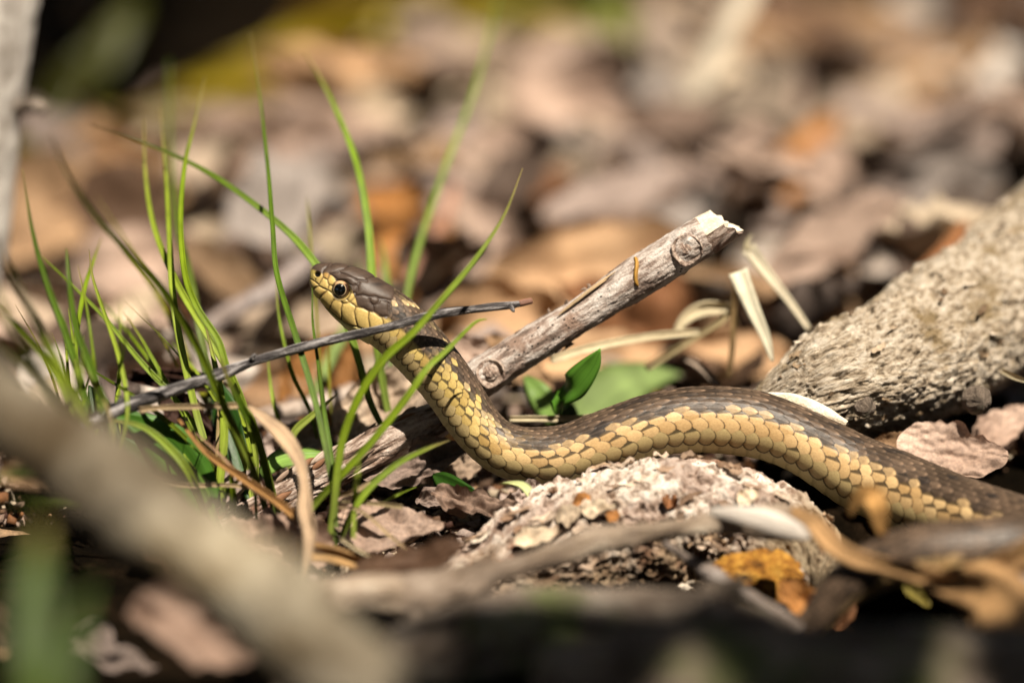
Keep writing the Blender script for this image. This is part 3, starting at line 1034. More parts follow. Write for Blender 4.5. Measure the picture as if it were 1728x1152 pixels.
    nrm = (Un[:, None] * (cx / np.maximum(hu[:, None], 1e-6))[..., None] + W[:, None] * (sx / np.maximum(w[:, None], 1e-6))[..., None])
    nrm /= np.linalg.norm(nrm, axis=-1)[..., None]
    endf = smooth(sp, 0, 9)
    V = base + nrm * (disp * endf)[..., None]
    n = V.shape[0] * nseg
    V = np.vstack([V.reshape(-1, 3), C[:1], C[-1:]])
    F = grid_faces(len(s), nseg)
    j = np.arange(nseg)
    j2 = (j + 1) % nseg
    bs = (len(s) - 1) * nseg
    caps = np.vstack([np.stack([j2, j, np.full(nseg, n), np.full(nseg, n)], 1), np.stack([bs + j, bs + j2, np.full(nseg, n + 1), np.full(nseg, n + 1)], 1)])
    cf = np.clip(colr.reshape(-1, 3), 0.002, 1)
    cf = np.vstack([cf, cf[:1], cf[-1:]])
    rv = np.vstack([P3.reshape(-1, 3), [[0, 0, 0]], [[s[-1], 0, 0]]])
    me = make_mesh('body', V, F, {'col': cf, 'ruv': rv})
    del caps
    # skin
    m, nt, p, o = new_mat('snake_skin')
    a = nd(nt, 'ShaderNodeAttribute', attribute_name='col')
    v = coords(nt, 'ruv', (.5, 1, 1))
    n1 = noise(nt, v, 5000, 4, .6)
    c = mixc(nt, a.outputs['Color'], ramp(nt, n1, [(.3, (.78, .76, .74)), (.7, (1.1, 1.1, 1.1))]), 1.0, 'MULTIPLY')
    nt.links.new(c, p.inputs['Base Color'])
    p.inputs['Roughness'].default_value = .46
    p.inputs['Specular IOR Level'].default_value = .28
    bump(nt, p, n1, .00003)
    root = thing('garter_snake', 'brown and yellow scaled snake resting on the lichen crusted log with its head raised', 'snake', at(1180, 760, .722))
    obj('body', me, m, root)
    # eyes
    em, nt, p, o = new_mat('snake_eye')
    a = nd(nt, 'ShaderNodeAttribute', attribute_name='col')
    nt.links.new(a.outputs['Color'], p.inputs['Base Color'])
    p.inputs['Roughness'].default_value = .06
    p.inputs['Specular IOR Level'].default_value = .6
    p.inputs['Coat Weight'].default_value = 1.0
    p.inputs['Coat Roughness'].default_value = .02
    icen = int(np.argmin(np.abs((rel[:, 0] @ RT) * 0 + ((C - CAM) @ RT) / (((C - CAM) @ FW) * K) + 864 - 570)))
    wloc = w[icen]
    for side in (1, -1):
        r = 16.6e-4
        r = 17.4 * K * D0
        dn = D0 - side * (wloc / 1.0 - 8.0 * K * D0)
        ctr = at(576.5, 489.5, D0) - FW * side * (wloc - 8.6 * K * D0)
        ax = (-FW * side * 1.0 - 0.10 * RT + 0.03 * UP)
        ax /= np.linalg.norm(ax)
        b1 = UP - ax * (UP @ ax)
        b1 /= np.linalg.norm(b1)
        b2 = np.cross(ax, b1)
        th = np.linspace(0.001, np.pi, 90)
        az = np.linspace(0, 2 * np.pi, 96, endpoint=False)
        TT, AZ = np.meshgrid(th, az, indexing='ij')
        V = r * (np.cos(TT)[..., None] * ax + np.sin(TT)[..., None] * (np.cos(AZ)[..., None] * b1 + np.sin(AZ)[..., None] * b2 * .97))
        deg = np.degrees(TT)
        up = np.cos(AZ) * .5 + .5
        irn = fbm(np.stack([np.cos(AZ) * 3, np.sin(AZ) * 3, deg * .15], -1), 1.0, 3, 2)
        iris = np.array([0.030, 0.013, 0.007]) * (1 + .5 * irn[..., None])
        gold = np.array([0.62, 0.38, 0.20])
        g = (smooth(up, .80, 1.0) * smooth(deg, 37, 44) * .75)[..., None]
        cc = iris * (1 - g) + gold * g
        ring = np.exp(-((deg - 38.0) / 1.3) ** 2)[..., None] * .9
        cc = cc * (1 - ring) + np.array([0.70, 0.52, 0.30]) * ring
        pu = (1 - smooth(deg, 35, 37))[..., None]
        cc = cc * (1 - pu) + np.array([0.001, 0.001, 0.001]) * pu
        rim = smooth(deg, 60, 68)[..., None]
        cc = cc * (1 - rim) + np.array([0.008, 0.006, 0.005]) * rim
        eme = make_mesh('eye', V.reshape(-1, 3) + ctr, grid_faces(len(th), len(az)), {'col': cc.reshape(-1, 3)})
        obj('eye', eme, em, root)


build_snake()


# ------------------------------------------------------------------ sticks and logs
def bark_disp(amp, f1, f2, seed, stretch=.3, knots=(), ridge=.0):
    def fn(Q, t, ang):
        P = Q * [stretch, 1, 1]
        h = amp * (fbm(P, f1, 3, seed) + .5 * fbm(P, f2, 3, seed + 7, .6))
        if ridge:
            rr = fbm(Q * [.18, 1, 1], f1 * 1.6, 3, seed + 3)
            h = h - ridge * np.exp(-(rr / .10) ** 2)
        h = h + 2.4 * amp * fbm(Q * [1, .3, .3], f1 * .2, 2, seed + 11)
        for (kt, ka, kh, kr) in knots:
            da = (ang - ka + np.pi) % (2 * np.pi) - np.pi
            dx = Q[..., 0] - kt
            rad = np.sqrt(dx ** 2 + (da * np.sqrt(Q[0, 0, 1] ** 2 + Q[0, 0, 2] ** 2)) ** 2)
            h = h + kh * np.exp(-(rad / kr) ** 2) + .25 * kh * np.cos(rad / kr * 7) * np.exp(-(rad / kr / 1.1) ** 4)
        return h
    return fn


def px2(d, v):
    return v * K * d


# propped stick, with pale cut end
root = thing('propped_stick', 'pale spotted broken stick leaning up behind the snake neck with a white cut end', 'stick', at(808, 640, .735))
ax0, ax1 = at(790, 652, .7335), at(1198, 391, .727)
pts = [ax0 + (ax1 - ax0) * t + UP * px2(.73, o) for t, o in ((0, 0), (.25, 2), (.5, -1), (.75, 1), (1, 0))]
Lst = np.linalg.norm(ax1 - ax0)


def stick_frame_angle():
    # angle of the camera-facing side in tube frames
    T = (ax1 - ax0) / Lst
    u = UP - T * (UP @ T)
    u /= np.linalg.norm(u)
    w_ = np.cross(T, u)
    c = -FW
    return math.atan2(c @ w_, c @ u)


fa = stick_frame_angle()
me = tube_mesh('bark', pts, [px2(.73, r) for r in (32, 33, 34, 34, 37)], seg=200, step=.00014,
               disp=bark_disp(.00034, 420, 1700, 31, .3, knots=((.0035, fa - .1, .00035, .0030), (Lst - .0035, fa - .25, .0006, .0026))), cap=.25)
obj('bark', me, M['bark_pale'], root)
# the broken tip: a chisel of white wood going on past the bark
Tt = (ax1 - ax0) / Lst
nu_ = 46
R1 = px2(.727, 36)
uu = UP - Tt * (UP @ Tt)
uu /= np.linalg.norm(uu)
ww = np.cross(Tt, uu)
VV = []
ang = np.linspace(0, 2 * np.pi, 60, endpoint=False)
tip_c = ax1 - Tt * .0012
for i in range(nu_):
    t = i / (nu_ - 1)
    for a in ang:
        low = .5 - .5 * math.cos(a)             # 0 on top, 1 below
        reach = px2(.727, 16 + 28 * low + 4 * math.sin(a * 5) + 3 * math.sin(a * 11 + 1)) + .0012
        rr = R1 * (.93 if t < .999 else .9) * (1 - .10 * t)
        VV.append(tip_c + Tt * reach * t + rr * (math.cos(a) * uu + math.sin(a) * ww))
VV = np.array(VV)
nb = len(VV)
rings = [VV]
last = VV[-60:]
for q in (.8, .55, .3, .1):
    c0 = last.mean(0)
    rg = c0 + (last - c0) * q
    rg = rg + Tt * px2(.727, 1) * (fbm(rg, 900, 3, int(q * 10)) * 3)[:, None]
    rings.append(rg)
VA = np.vstack(rings)
nr = nu_ + 4
Fw = grid_faces(nr, 60)
relp = VA - tip_c
ruv = np.stack([relp @ Tt, relp @ uu, relp @ ww], 1)
VA = VA + (fbm(ruv * [.3, 1, 1], 900, 3, 8) * .00012)[:, None] * uu
me = make_mesh('cut_face', VA[:], np.vstack([Fw]), {'ruv': ruv})
obj('cut_face', me, M['wood'], root)
# strip of bark still on the underside of the tip
VV = []
aa_ = np.linspace(math.radians(98), math.radians(262), 40)
for i in range(30):
    t = i / 29
    for jx, a in enumerate(aa_):
        low = .5 - .5 * math.cos(a)
        reach = px2(.727, 8 + 36 * low + 3 * math.sin(a * 9)) + .0012
        rr = R1 * (1.0 - .10 * t) + .00008 * math.sin(a * 13 + t * 9)
        VV.append(tip_c + Tt * reach * t + rr * (math.cos(a) * uu + math.sin(a) * ww))
VV = np.array(VV)
ins = VV - np.array([(v - tip_c) - Tt * ((v - tip_c) @ Tt) for v in VV]) * .08
n0 = len(VV)
Ft = grid_faces(30, 40, wrap=False)
rim = list(range(40)) + [i * 40 + 39 for i in range(1, 30)] + [29 * 40 + j for j in range(38, -1, -1)] + [i * 40 for i in range(28, 0, -1)]
rim = np.array(rim)
r2_ = np.roll(rim, -1)
Fx = np.vstack([Ft, Ft[:, ::-1] + n0, np.stack([rim, r2_, r2_ + n0, rim + n0], 1)])
relp = np.vstack([VV, ins]) - tip_c
me = make_mesh('bark_flap', np.vstack([VV, ins]), Fx, {'ruv': np.stack([relp @ Tt, relp @ uu, relp @ ww], 1)})
obj('bark_flap', me, M['bark_rough'], root)


def on_stick(t, side, up_=0.0, extra=0.0):
    """point on the propped stick's camera side; side -1..1 across it"""
    c = ax0 + (ax1 - ax0) * t
    a = fa + side
    r = px2(.73, 34) + extra
    return c + r * (math.cos(a) * uu + math.sin(a) * ww)


for (kt, ks, kr) in ((.905, .12, 29), (.10, .02, 27)):
    # a round branch scar: rim, inner groove and boss, wrapped on the stick
    nr_, na_ = 44, 110
    rho = np.linspace(0, 1, nr_)[:, None] * np.ones((1, na_))
    az_ = np.linspace(0, 2 * np.pi, na_, endpoint=False)[None] * np.ones((nr_, 1))
    R_ = kr * K * .73
    lx, ly = rho * np.cos(az_) * R_ * 1.05, rho * np.sin(az_) * R_
    pq = np.stack([lx, ly, 0 * lx], -1)
    wob_ = 1 + .12 * fbm(pq, 500, 2, 35)
    hh = .00050 * np.exp(-((rho * wob_ - .80) / .13) ** 2) + .00042 * np.exp(-((rho * wob_ - .12) / .30) ** 2) - .00016 * np.exp(-((rho * wob_ - .56) / .09) ** 2)
    hh = hh + .00022 * fbm(pq, 1500, 3, 36) + .00003 * np.cos(rho * wob_ * 30) - .0016 * smooth(rho, .86, 1.0) + .00025
    c0 = ax0 + Tt * (Lst * kt)
    aa0 = fa + ks
    rs = px2(.73, 33)
    th_ = ly / rs
    V = c0 + lx[..., None] * Tt + (rs + hh)[..., None] * (np.cos(aa0 + th_)[..., None] * uu + np.sin(aa0 + th_)[..., None] * ww)
    ruv = np.stack([lx, ly, hh], -1).reshape(-1, 3)
    obj('knot', make_mesh('knot', V.reshape(-1, 3), grid_faces(nr_, na_)[:, ::-1], {'ruv': ruv, 'col': np.ones((nr_ * na_, 3))}), M['bark_knot'], root)
band = [on_stick(.735 + .01 * math.sin(k_ * .7) - .004 * k_, -1.15 + k_ * .19, 0, .00022) for k_ in range(9)]
o = obj('orange_band', tube_mesh('orange_band', band, [.00012] + [.00032] * 7 + [.0001], seg=10, step=.0003, disp=bark_disp(.00006, 2000, 5000, 3, 1), colf=lambda Q, t, a: np.ones(Q.shape) * [.48, .26, .05]), M['straw'], root)
for (t0, t1, s0, s1, r_) in ((.40, .66, -.55, -.95, .00026), (.46, .62, -.62, -.8, .00018)):
    pl = [on_stick(t0 + (t1 - t0) * q, s0 + (s1 - s0) * q, 0, .0002 + .0002 * math.sin(q * 3.1)) for q in np.linspace(0, 1, 6)]
    obj('splinter', tube_mesh('splinter', pl, [.00006, r_, r_, r_, r_ * .8, .00005], seg=8, step=.0005, colf=lambda Q, t, a: np.ones(Q.shape) * [.62, .46, .28]), M['straw'], root)
for k_ in range(16):
    t = random.uniform(.05, .97)
    sd = random.choice([-1.5, 1.5, 1.3, 1.7, -1.35]) + random.uniform(-.15, .15)
    q0 = on_stick(t, sd, 0, -.0006)
    q1 = on_stick(t + random.uniform(-.02, .02), sd, 0, -.0001)
    q2 = on_stick(t + random.uniform(-.035, .035), sd * 1.02, 0, random.uniform(.0001, .0005))
    obj('bark_flake', tube_mesh('bark_flake', [q0, q1, q2], [.0005, .00035, .0001], seg=6, step=.0004, flat=.3, colf=lambda Q, t, a: np.ones(Q.shape) * [.30, .22, .17]), M['straw'], root)

# bark stick lying under the neck
root = thing('bark_stick', 'rough flaky grey brown stick lying under the snake neck among the grass', 'stick', at(560, 800, .722))
pl = path([(325, 925, .708), (400, 882, .712), (480, 838, .718), (560, 795, .722), (640, 752, .727), (740, 706, .732), (768, 693, .733)])
me = tube_mesh('bark', pl, [px2(.72, r) for r in (30, 31, 30, 34, 32, 31, 30)], seg=200, step=.00016,
               disp=bark_disp(.00042, 330, 1500, 47, .2, knots=((.0275, 1.2, .0006, .003),), ridge=.00045), cap=.25)
obj('bark', me, M['bark_rough'], root)
for k_ in range(22):
    i = random.uniform(.05, .95)
    Rr, _s = catmull(pl, n_out=101)
    c = Rr[int(i * 100)]
    T = Rr[min(100, int(i * 100) + 1)] - Rr[max(0, int(i * 100) - 1)]
    T /= np.linalg.norm(T)
    a = random.choice([random.uniform(-.5, .3), random.uniform(2.6, 3.6), random.uniform(.5, 1.6)])
    u_ = UP - T * (UP @ T)
    u_ /= np.linalg.norm(u_)
    w_ = np.cross(T, u_)
    rd = math.cos(a) * u_ + math.sin(a) * w_
    r_ = px2(.72, 31)
    ln = random.uniform(.001, .003)
    q = [c + rd * r_ * .95 - T * ln, c + rd * (r_ + .0002), c + rd * (r_ + random.uniform(.0003, .0009)) + T * ln]
    cc = random.choice([(.34, .24, .18), (.5, .4, .33), (.25, .12, .06)])
    obj('bark_flake', tube_mesh('bark_flake', q, [.0002, random.uniform(.0004, .0008), .0001], seg=6, step=.0005, flat=.35, colf=lambda Q, t, a, cc=cc: np.ones(Q.shape) * cc), M['straw'], root)

# black twig crossing in front of the neck
root = thing('black_twig', 'thin dark weathered twig crossing in front of the snake neck', 'twig', at(420, 612, .71))
pl = path([(-40, 815, .690), (60, 762, .694), (135, 722, .698), (200, 690, .701), (262, 668, .703), (330, 645, .706), (372, 632, .707), (430, 609, .709), (480, 594, .710), (560, 573, .711), (640, 556, .712), (740, 530, .7125), (820, 519, .714), (868, 514, .715), (897, 508, .716)])
me = tube_mesh('twig_bark', pl, [px2(.71, r) for r in (11, 12, 13, 13, 11, 9, 10.5, 9, 8.5, 8, 8, 7, 6.5, 5.5, 6)], seg=40, step=.00018,
               disp=bark_disp(.00010, 900, 2600, 61, .2, knots=((.0295, 2.4, .0003, .0009), (.0352, .6, .00035, .0006), (.0180, .3, .0005, .0010))), cap=.2)
obj('twig_bark', me, M['bark_black'], root)
for q in ([(345, 640, .706), (357, 652, .705), (360, 660, .704)], [(196, 690, .701), (203, 672, .701), (206, 668, .701)], [(423, 608, .708), (428, 600, .7075), (434, 598, .707)], [(862, 515, .714), (866, 524, .7135), (868, 525, .713)]):
    obj('bud', tube_mesh('bud', path(q), [px2(.7, 6), px2(.7, 4), px2(.7, 1.5)], seg=10, step=.0003, disp=bark_disp(.00006, 2000, 4000, 5)), M['bark_black'], root)
obj('twig_tip', tube_mesh('twig_tip', path([(874, 513, .7152), (886, 510, .7156), (899, 507, .7161)]), [px2(.71, r) for r in (6.4, 6.9, 6.6)], seg=18, step=.0002, disp=bark_disp(.00008, 1500, 4000, 5), cap=.3,
                          colf=lambda Q, t, a: np.ones(Q.shape) * [.26, .13, .09]), M['straw'], root)


# lichen log under the snake
def lichen_disp(Q, t, ang):
    h = .0013 * fbm(Q * [.5, 1, 1], 120, 3, 71) + .0013 * fbm(Q * [.35, 1, 1], 480, 3, 72, .6) + .0006 * fbm(Q * [.7, 1, 1], 1300, 3, 73, .6)
    h = h - .0007 * smooth(fbm(Q * [.6, 1, 1], 700, 2, 77), .12, .4)
    h = h + .0007 * smooth(fbm(Q * [.5, 1, 1], 260, 3, 79), .0, .06)
    w_ = np.abs(fbm(Q, 420, 2, 75))
    return h - .0005 * np.exp(-(w_ / .07) ** 2)


def lichen_col(Q, t, ang):
    n = fbm(Q, 160, 3, 80)
    m_ = smooth(n, -.05, .3)[..., None]
    c = np.ones(Q.shape) * [1.0, .96, .92]
    c = c * (1 - m_ * .6) + np.array([.52, .40, .30]) * m_ * .6
    g = smooth(fbm(Q * [.4, 1, 1], 300, 3, 86), .0, .25)[..., None]
    c = c * (1 - g * .6) + np.array([.40, .28, .24]) * g * .6
    e = smooth(t, .80, .93)[..., None]
    c = c * (1 - e * .75) + np.array([.32, .27, .16]) * e * .75
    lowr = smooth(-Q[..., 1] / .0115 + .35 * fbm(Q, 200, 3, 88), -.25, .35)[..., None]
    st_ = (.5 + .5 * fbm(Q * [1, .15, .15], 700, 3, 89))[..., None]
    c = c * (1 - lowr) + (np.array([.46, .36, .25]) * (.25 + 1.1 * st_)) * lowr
    o_ = (smooth(fbm(Q, 240, 2, 83), .28, .5) * (1 - smooth(t, .1, .45)))[..., None]
    return c * (1 - .8 * o_) + np.array([.75, .42, .16]) * .8 * o_


root = thing('lichen_log', 'crusty pinkish white log directly under the snake belly', 'log', at(1150, 900, .722))
pl = path([(640, 1015, .688), (800, 985, .700), (940, 928, .708), (1060, 896, .712), (1180, 890, .713), (1270, 912, .711), (1340, 955, .707), (1370, 1010, .703)])
pl_lichen = pl
r_lichen = (36, 62, 98, 110, 112, 106, 84, 50)
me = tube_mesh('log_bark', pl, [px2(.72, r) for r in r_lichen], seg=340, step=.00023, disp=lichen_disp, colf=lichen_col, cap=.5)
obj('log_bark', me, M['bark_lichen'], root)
me = tube_mesh('rotten_patch', path([(1195, 985, .6985), (1250, 975, .6975), (1310, 980, .698), (1340, 1000, .699)]), [px2(.71, r) for r in (30, 46, 44, 26)], seg=120, step=.0003,
               disp=lambda Q, t, a: .0012 * fbm(Q, 330, 3, 91) + .0005 * fbm(Q, 1300, 3, 92), cap=.8)
obj('rotten_patch', me, M['rot'], root)
for (px, py, d, L, W_, a, c) in [(1262, 838, .7005, 40, 26, 20, 'cream'), (1130, 845, .701, 30, 22, 80, 'rust'), (1010, 858, .699, 60, 24, 10, 'cream'), (1035, 870, .698, 26, 18, 60, 'orange'), (960, 868, .699, 44, 30, 30, 'cream'), (1340, 968, .697, 26, 42, 80, 'white'),
                             (905, 905, .6955, 80, 30, 25, 'cream'), (1090, 800, .7055, 24, 14, 50, 'beige'), (985, 846, .7015, 44, 20, 35, 'orange')]:
    o = add_leaf(px, py, L, W_, a, c, 'x', k=.5, d=d, name='bark_scale', seed=px, wave=.3, bend=.1, nu=14, nv=9)
    for kk in ('label', 'category', 'group'):
        del o[kk]
    o.parent = root
    o.location = Vector(o.location) - Vector(root.location)


def chips(root, pl, radii, n, seed, cols, a_rng, l_rng, w_rng, name='bark_scale', lift=.0004):
    rr = random.Random(seed)
    P = np.hstack([np.asarray(pl, float), np.asarray(radii, float)[:, None]])
    Rr, _s = catmull(P, n_out=200)
    C_, r_ = Rr[:, :3], Rr[:, 3]
    T_, U_, W_ = frames(C_)
    for i in range(n):
        q = rr.randrange(12, 188)
        cv_ = -FW
        a0_ = math.atan2(cv_ @ W_[q], cv_ @ U_[q])
        a = a0_ + rr.uniform(*a_rng)
        rd = math.cos(a) * U_[q] + math.sin(a) * W_[q]
        L_, Wd_ = rr.uniform(*l_rng), rr.uniform(*w_rng)
        V, F, ruv, vm = leaf_geo(L_, Wd_, rr.uniform(-.2, .4), 0, .3, seed * 50 + i, 9, 5, .5, 1.0, False, rr.uniform(-.1, .35), .35)
        nrm = rd + .25 * np.array([rr.gauss(0, 1), rr.gauss(0, 1), rr.gauss(0, 1)]) * .6
        xd = T_[q] * rr.choice([-1, 1]) + .25 * np.cross(rd, T_[q]) * rr.gauss(0, 1)
        V = (V - [L_ / 2, 0, 0]) @ basis(xd, nrm) + C_[q] + rd * (r_[q] + lift + rr.uniform(-.0002, .0004))
        c = np.array(rr.choice(cols)) * rr.uniform(.7, 1.15)
        obj(name, make_mesh(name, V, F, {'ruv': ruv, 'col': np.clip(np.repeat(c[None], len(V), 0), 0, 1)}), M['dead'], root)


chips(root, pl_lichen, [px2(.72, r) for r in r_lichen], 70, 5, [(.62, .50, .40), (.34, .24, .17), (.75, .68, .58), (.22, .14, .09), (.50, .36, .24)], (-1.5, .9), (.002, .0065), (.0007, .0018), lift=.0009)

# big grey log at the right
def pock(Q, t, ang):
    h = .0020 * fbm(Q, 60, 3, 101) + .0006 * smooth(fbm(Q, 180, 4, 105), .0, .08) + .00055 * fbm(Q * [.8, 1, 1], 620, 3, 102, .6)
    w_ = np.abs(fbm(Q * [.7, 1, 1], 900, 2, 103))
    return h - .0006 * np.exp(-(w_ / .10) ** 2) - .004 * np.exp(-((Q[..., 0] - .001) / .006) ** 2) * 0


root = thing('grey_log', 'big pocked grey log rising to the right edge behind the snake', 'log', at(1480, 640, .735))
pl = path([(1262, 700, .735), (1305, 682, .735), (1350, 668, .7355), (1402, 652, .7365), (1480, 628, .742), (1560, 592, .750), (1650, 535, .764), (1760, 450, .785), (1900, 330, .815), (2080, 180, .86)])
me = tube_mesh('log_bark', pl, [px2(.73, r) for r in (14, 42, 72, 97, 113, 124, 130, 138, 145, 150)], seg=380, step=.00028, disp=pock, cap=.55)
obj('log_bark', me, M['bark_log'], root)
chips(root, pl[:9], [px2(.73, r) for r in (14, 42, 72, 97, 113, 124, 130, 138, 145)], 80, 9, [(.50, .40, .29), (.30, .22, .14), (.64, .56, .46), (.15, .10, .06)], (-1.4, 1.0), (.0012, .0042), (.0006, .0015), name='bark_flake', lift=.0003)
# torn pale wood at its near end
me = tube_mesh('torn_wood', path([(1285, 668, .7255), (1330, 672, .7245), (1385, 694, .7235), (1432, 716, .7245)]), [px2(.73, r) for r in (5, 10, 12, 5)], seg=48, step=.0004,
               disp=lambda Q, t, a: .0002 * fbm(Q * [.3, 1, 1], 900, 3, 111), cap=.8, flat=.55)
obj('torn_wood', me, M['wood'], root)
me = tube_mesh('knot', path([(1448, 690, .7225), (1462, 688, .7205), (1470, 690, .7195)]), [px2(.72, r) for r in (20, 17, 9)], seg=60, step=.0002,
               disp=lambda Q, t, a: .0006 * fbm(Q, 700, 3, 113), cap=.9)
obj('knot', me, M['bark_shade'], root)
me = tube_mesh('knot', path([(1640, 672, .731), (1652, 676, .727), (1660, 680, .725)]), [px2(.72, r) for r in (26, 22, 9)], seg=60, step=.0003,
               disp=lambda Q, t, a: .0006 * fbm(Q, 700, 3, 114), cap=.9)
obj('knot', me, M['bark_shade'], root)


def twocol(c1, c2, f, seed):
    def fn(Q, t, a):
        m_ = smooth(fbm(Q, f, 3, seed), -.2, .3)[..., None]
        return np.array(c1) * (1 - m_) + np.array(c2) * m_
    return fn


# knobbly twig in front of the lichen log
root = thing('knobbly_twig', 'blurred knobbly grey brown branch lying in front of the lichen crusted log', 'branch', at(900, 950, .67))
pl = path([(430, 1060, .640), (520, 1015, .648), (620, 1000, .655), (720, 1000, .660), (800, 975, .664), (900, 950, .668), (1000, 915, .671), (1110, 897, .674), (1220, 880, .677), (1300, 880, .680), (1365, 884, .682)])
me = tube_mesh('branch_bark', pl, [px2(.67, r) for r in (26, 27, 28, 34, 36, 33, 30, 28, 27, 28, 20)], seg=110, step=.0004,
               disp=bark_disp(.0007, 190, 800, 121, .4, knots=((.030, 2.6, .0014, .003), (.041, 2.9, .0012, .003))), colf=twocol((.7, .65, .6), (1.15, 1.1, 1.0), 90, 3), cap=.5)
obj('branch_bark', me, M['bark_fore'], root)
obj('side_shoot', tube_mesh('side_shoot', path([(790, 965, .664), (840, 925, .668), (862, 890, .672)]), [px2(.67, r) for r in (16, 10, 5)], seg=24, step=.0005, disp=bark_disp(.0003, 500, 1500, 5),
                            colf=lambda Q, t, a: np.ones(Q.shape) * [.7, .6, .5]), M['bark_fore'], root)
obj('peeled_strip', tube_mesh('peeled_strip', path([(1195, 862, .675), (1250, 868, .673), (1310, 884, .673), (1370, 905, .675)]), [px2(.67, r) for r in (6, 16, 20, 10)], seg=20, step=.0006, flat=.4,
                              colf=lambda Q, t, a: np.ones(Q.shape) * [.78, .72, .66]), M['straw'], root)

# thick blurred branch lower left
root = thing('leaning_branch', 'thick out of focus beige branch leaning across the lower left corner', 'branch', at(250, 850, .56))
pl = path([(-160, 590, .575), (-60, 655, .572), (60, 735, .568), (180, 815, .565), (290, 895, .562), (380, 970, .560), (470, 1050, .558), (590, 1140, .556), (740, 1240, .554)])
me = tube_mesh('branch_bark', pl, [px2(.56, r) for r in (64, 62, 60, 62, 60, 64, 70, 74, 78)], seg=90, step=.0008, disp=bark_disp(.0017, 90, 400, 131, .6, knots=((.035, 1.2, .003, .005), (.062, .4, .003, .005))), colf=twocol((.62, .58, .54), (1.4, 1.36, 1.3), 60, 5), cap=.5)
obj('branch_bark', me, M['bark_branch'], root)

# dark logs along the bottom
root = thing('mossy_log', 'dark mossy log lying along the bottom edge under the knobbly branch', 'log', at(1000, 1080, .64))
pl = path([(640, 1120, .642), (760, 1095, .642), (880, 1066, .643), (1000, 1052, .644), (1120, 1052, .645), (1230, 1060, .647), (1330, 1110, .648)])
me = tube_mesh('log_bark', pl, [px2(.645, r) for r in (44, 58, 66, 64, 62, 56, 30)], seg=120, step=.0005, disp=bark_disp(.0014, 100, 500, 141, .6), cap=.6)
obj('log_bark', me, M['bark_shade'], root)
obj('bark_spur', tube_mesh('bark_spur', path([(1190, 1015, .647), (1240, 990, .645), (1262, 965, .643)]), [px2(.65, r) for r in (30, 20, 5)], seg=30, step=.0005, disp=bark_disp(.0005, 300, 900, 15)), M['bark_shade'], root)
root = thing('fallen_log', 'dark brown log filling the bottom right corner', 'log', at(1400, 1150, .60))
pl = path([(900, 1190, .602), (1050, 1170, .602), (1200, 1155, .602), (1350, 1148, .602), (1500, 1150, .602), (1650, 1152, .603), (1850, 1160, .605)])
me = tube_mesh('log_bark', pl, [px2(.6, r) for r in (70, 84, 90, 92, 94, 96, 98)], seg=120, step=.0006, disp=bark_disp(.0016, 80, 400, 151, .6), cap=.6)
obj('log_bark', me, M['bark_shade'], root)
root = thing('thin_twig', 'thin grey twig poking out below the knobbly branch toward the mossy log', 'twig', at(1200, 970, .69))
obj('twig_bark', tube_mesh('twig_bark', path([(1120, 915, .690), (1180, 955, .682), (1230, 985, .676), (1290, 1020, .668), (1350, 1060, .66)]), [px2(.68, r) for r in (9, 11, 11, 12, 10)], seg=24, step=.0004,
                           disp=bark_disp(.0002, 700, 1800, 161), colf=lambda Q, t, a: np.ones(Q.shape) * [.75, .75, .8]), M['bark_fore'], root)

# pale trunk at the upper left
root = thing('young_tree', 'pale grey trunk of a young tree cut off by the upper left edge', 'tree', at(-40, 330, .80))
pl = path([(-120, 560, .80), (-75, 430, .80), (-48, 300, .80), (-33, 150, .80), (-18, 0, .80), (0, -200, .80), (40, -700, .80), (90, -1400, .80), (100, -2600, .80)])
me = tube_mesh('trunk', pl, [px2(.8, r) for r in (92, 84, 78, 74, 74, 72, 70, 66, 60)], seg=100, step=.001, disp=bark_disp(.0010, 130, 600, 171, .6), cap=.5)
obj('trunk', me, M['bark_white'], root)
obj('branch_stub', tube_mesh('branch_stub', path([(15, 190, .80), (50, 178, .795), (72, 182, .79)]), [px2(.8, r) for r in (26, 19, 14)], seg=30, step=.0006, disp=bark_disp(.0005, 300, 900, 175)), M['bark_fore'], root)

root = thing('grey_twig', 'blurred grey twig rising toward the snout behind the grass', 'twig', at(450, 490, .80))
obj('twig_bark', tube_mesh('twig_bark', path([(340, 560, .80), (400, 520, .81), (470, 480, .82), (540, 425, .83)]), [px2(.8, r) for r in (16, 18, 16, 13)], seg=30, step=.0008, disp=bark_disp(.0004, 300, 900, 181),
                           colf=lambda Q, t, a: np.ones(Q.shape) * [.9, .9, 1.0]), M['bark_fore'], root)
root = thing('pale_twig', 'pale grey twig lying below the orange leaf left of the bark stick', 'twig', at(500, 690, .76))
obj('twig_bark', tube_mesh('twig_bark', path([(390, 735, .75), (450, 700, .755), (520, 685, .76), (600, 660, .765)]), [px2(.76, r) for r in (12, 15, 16, 12)], seg=30, step=.0005, disp=bark_disp(.0003, 400, 1100, 185),
                           colf=lambda Q, t, a: np.ones(Q.shape) * [1.3, 1.25, 1.25]), M['bark_fore'], root)


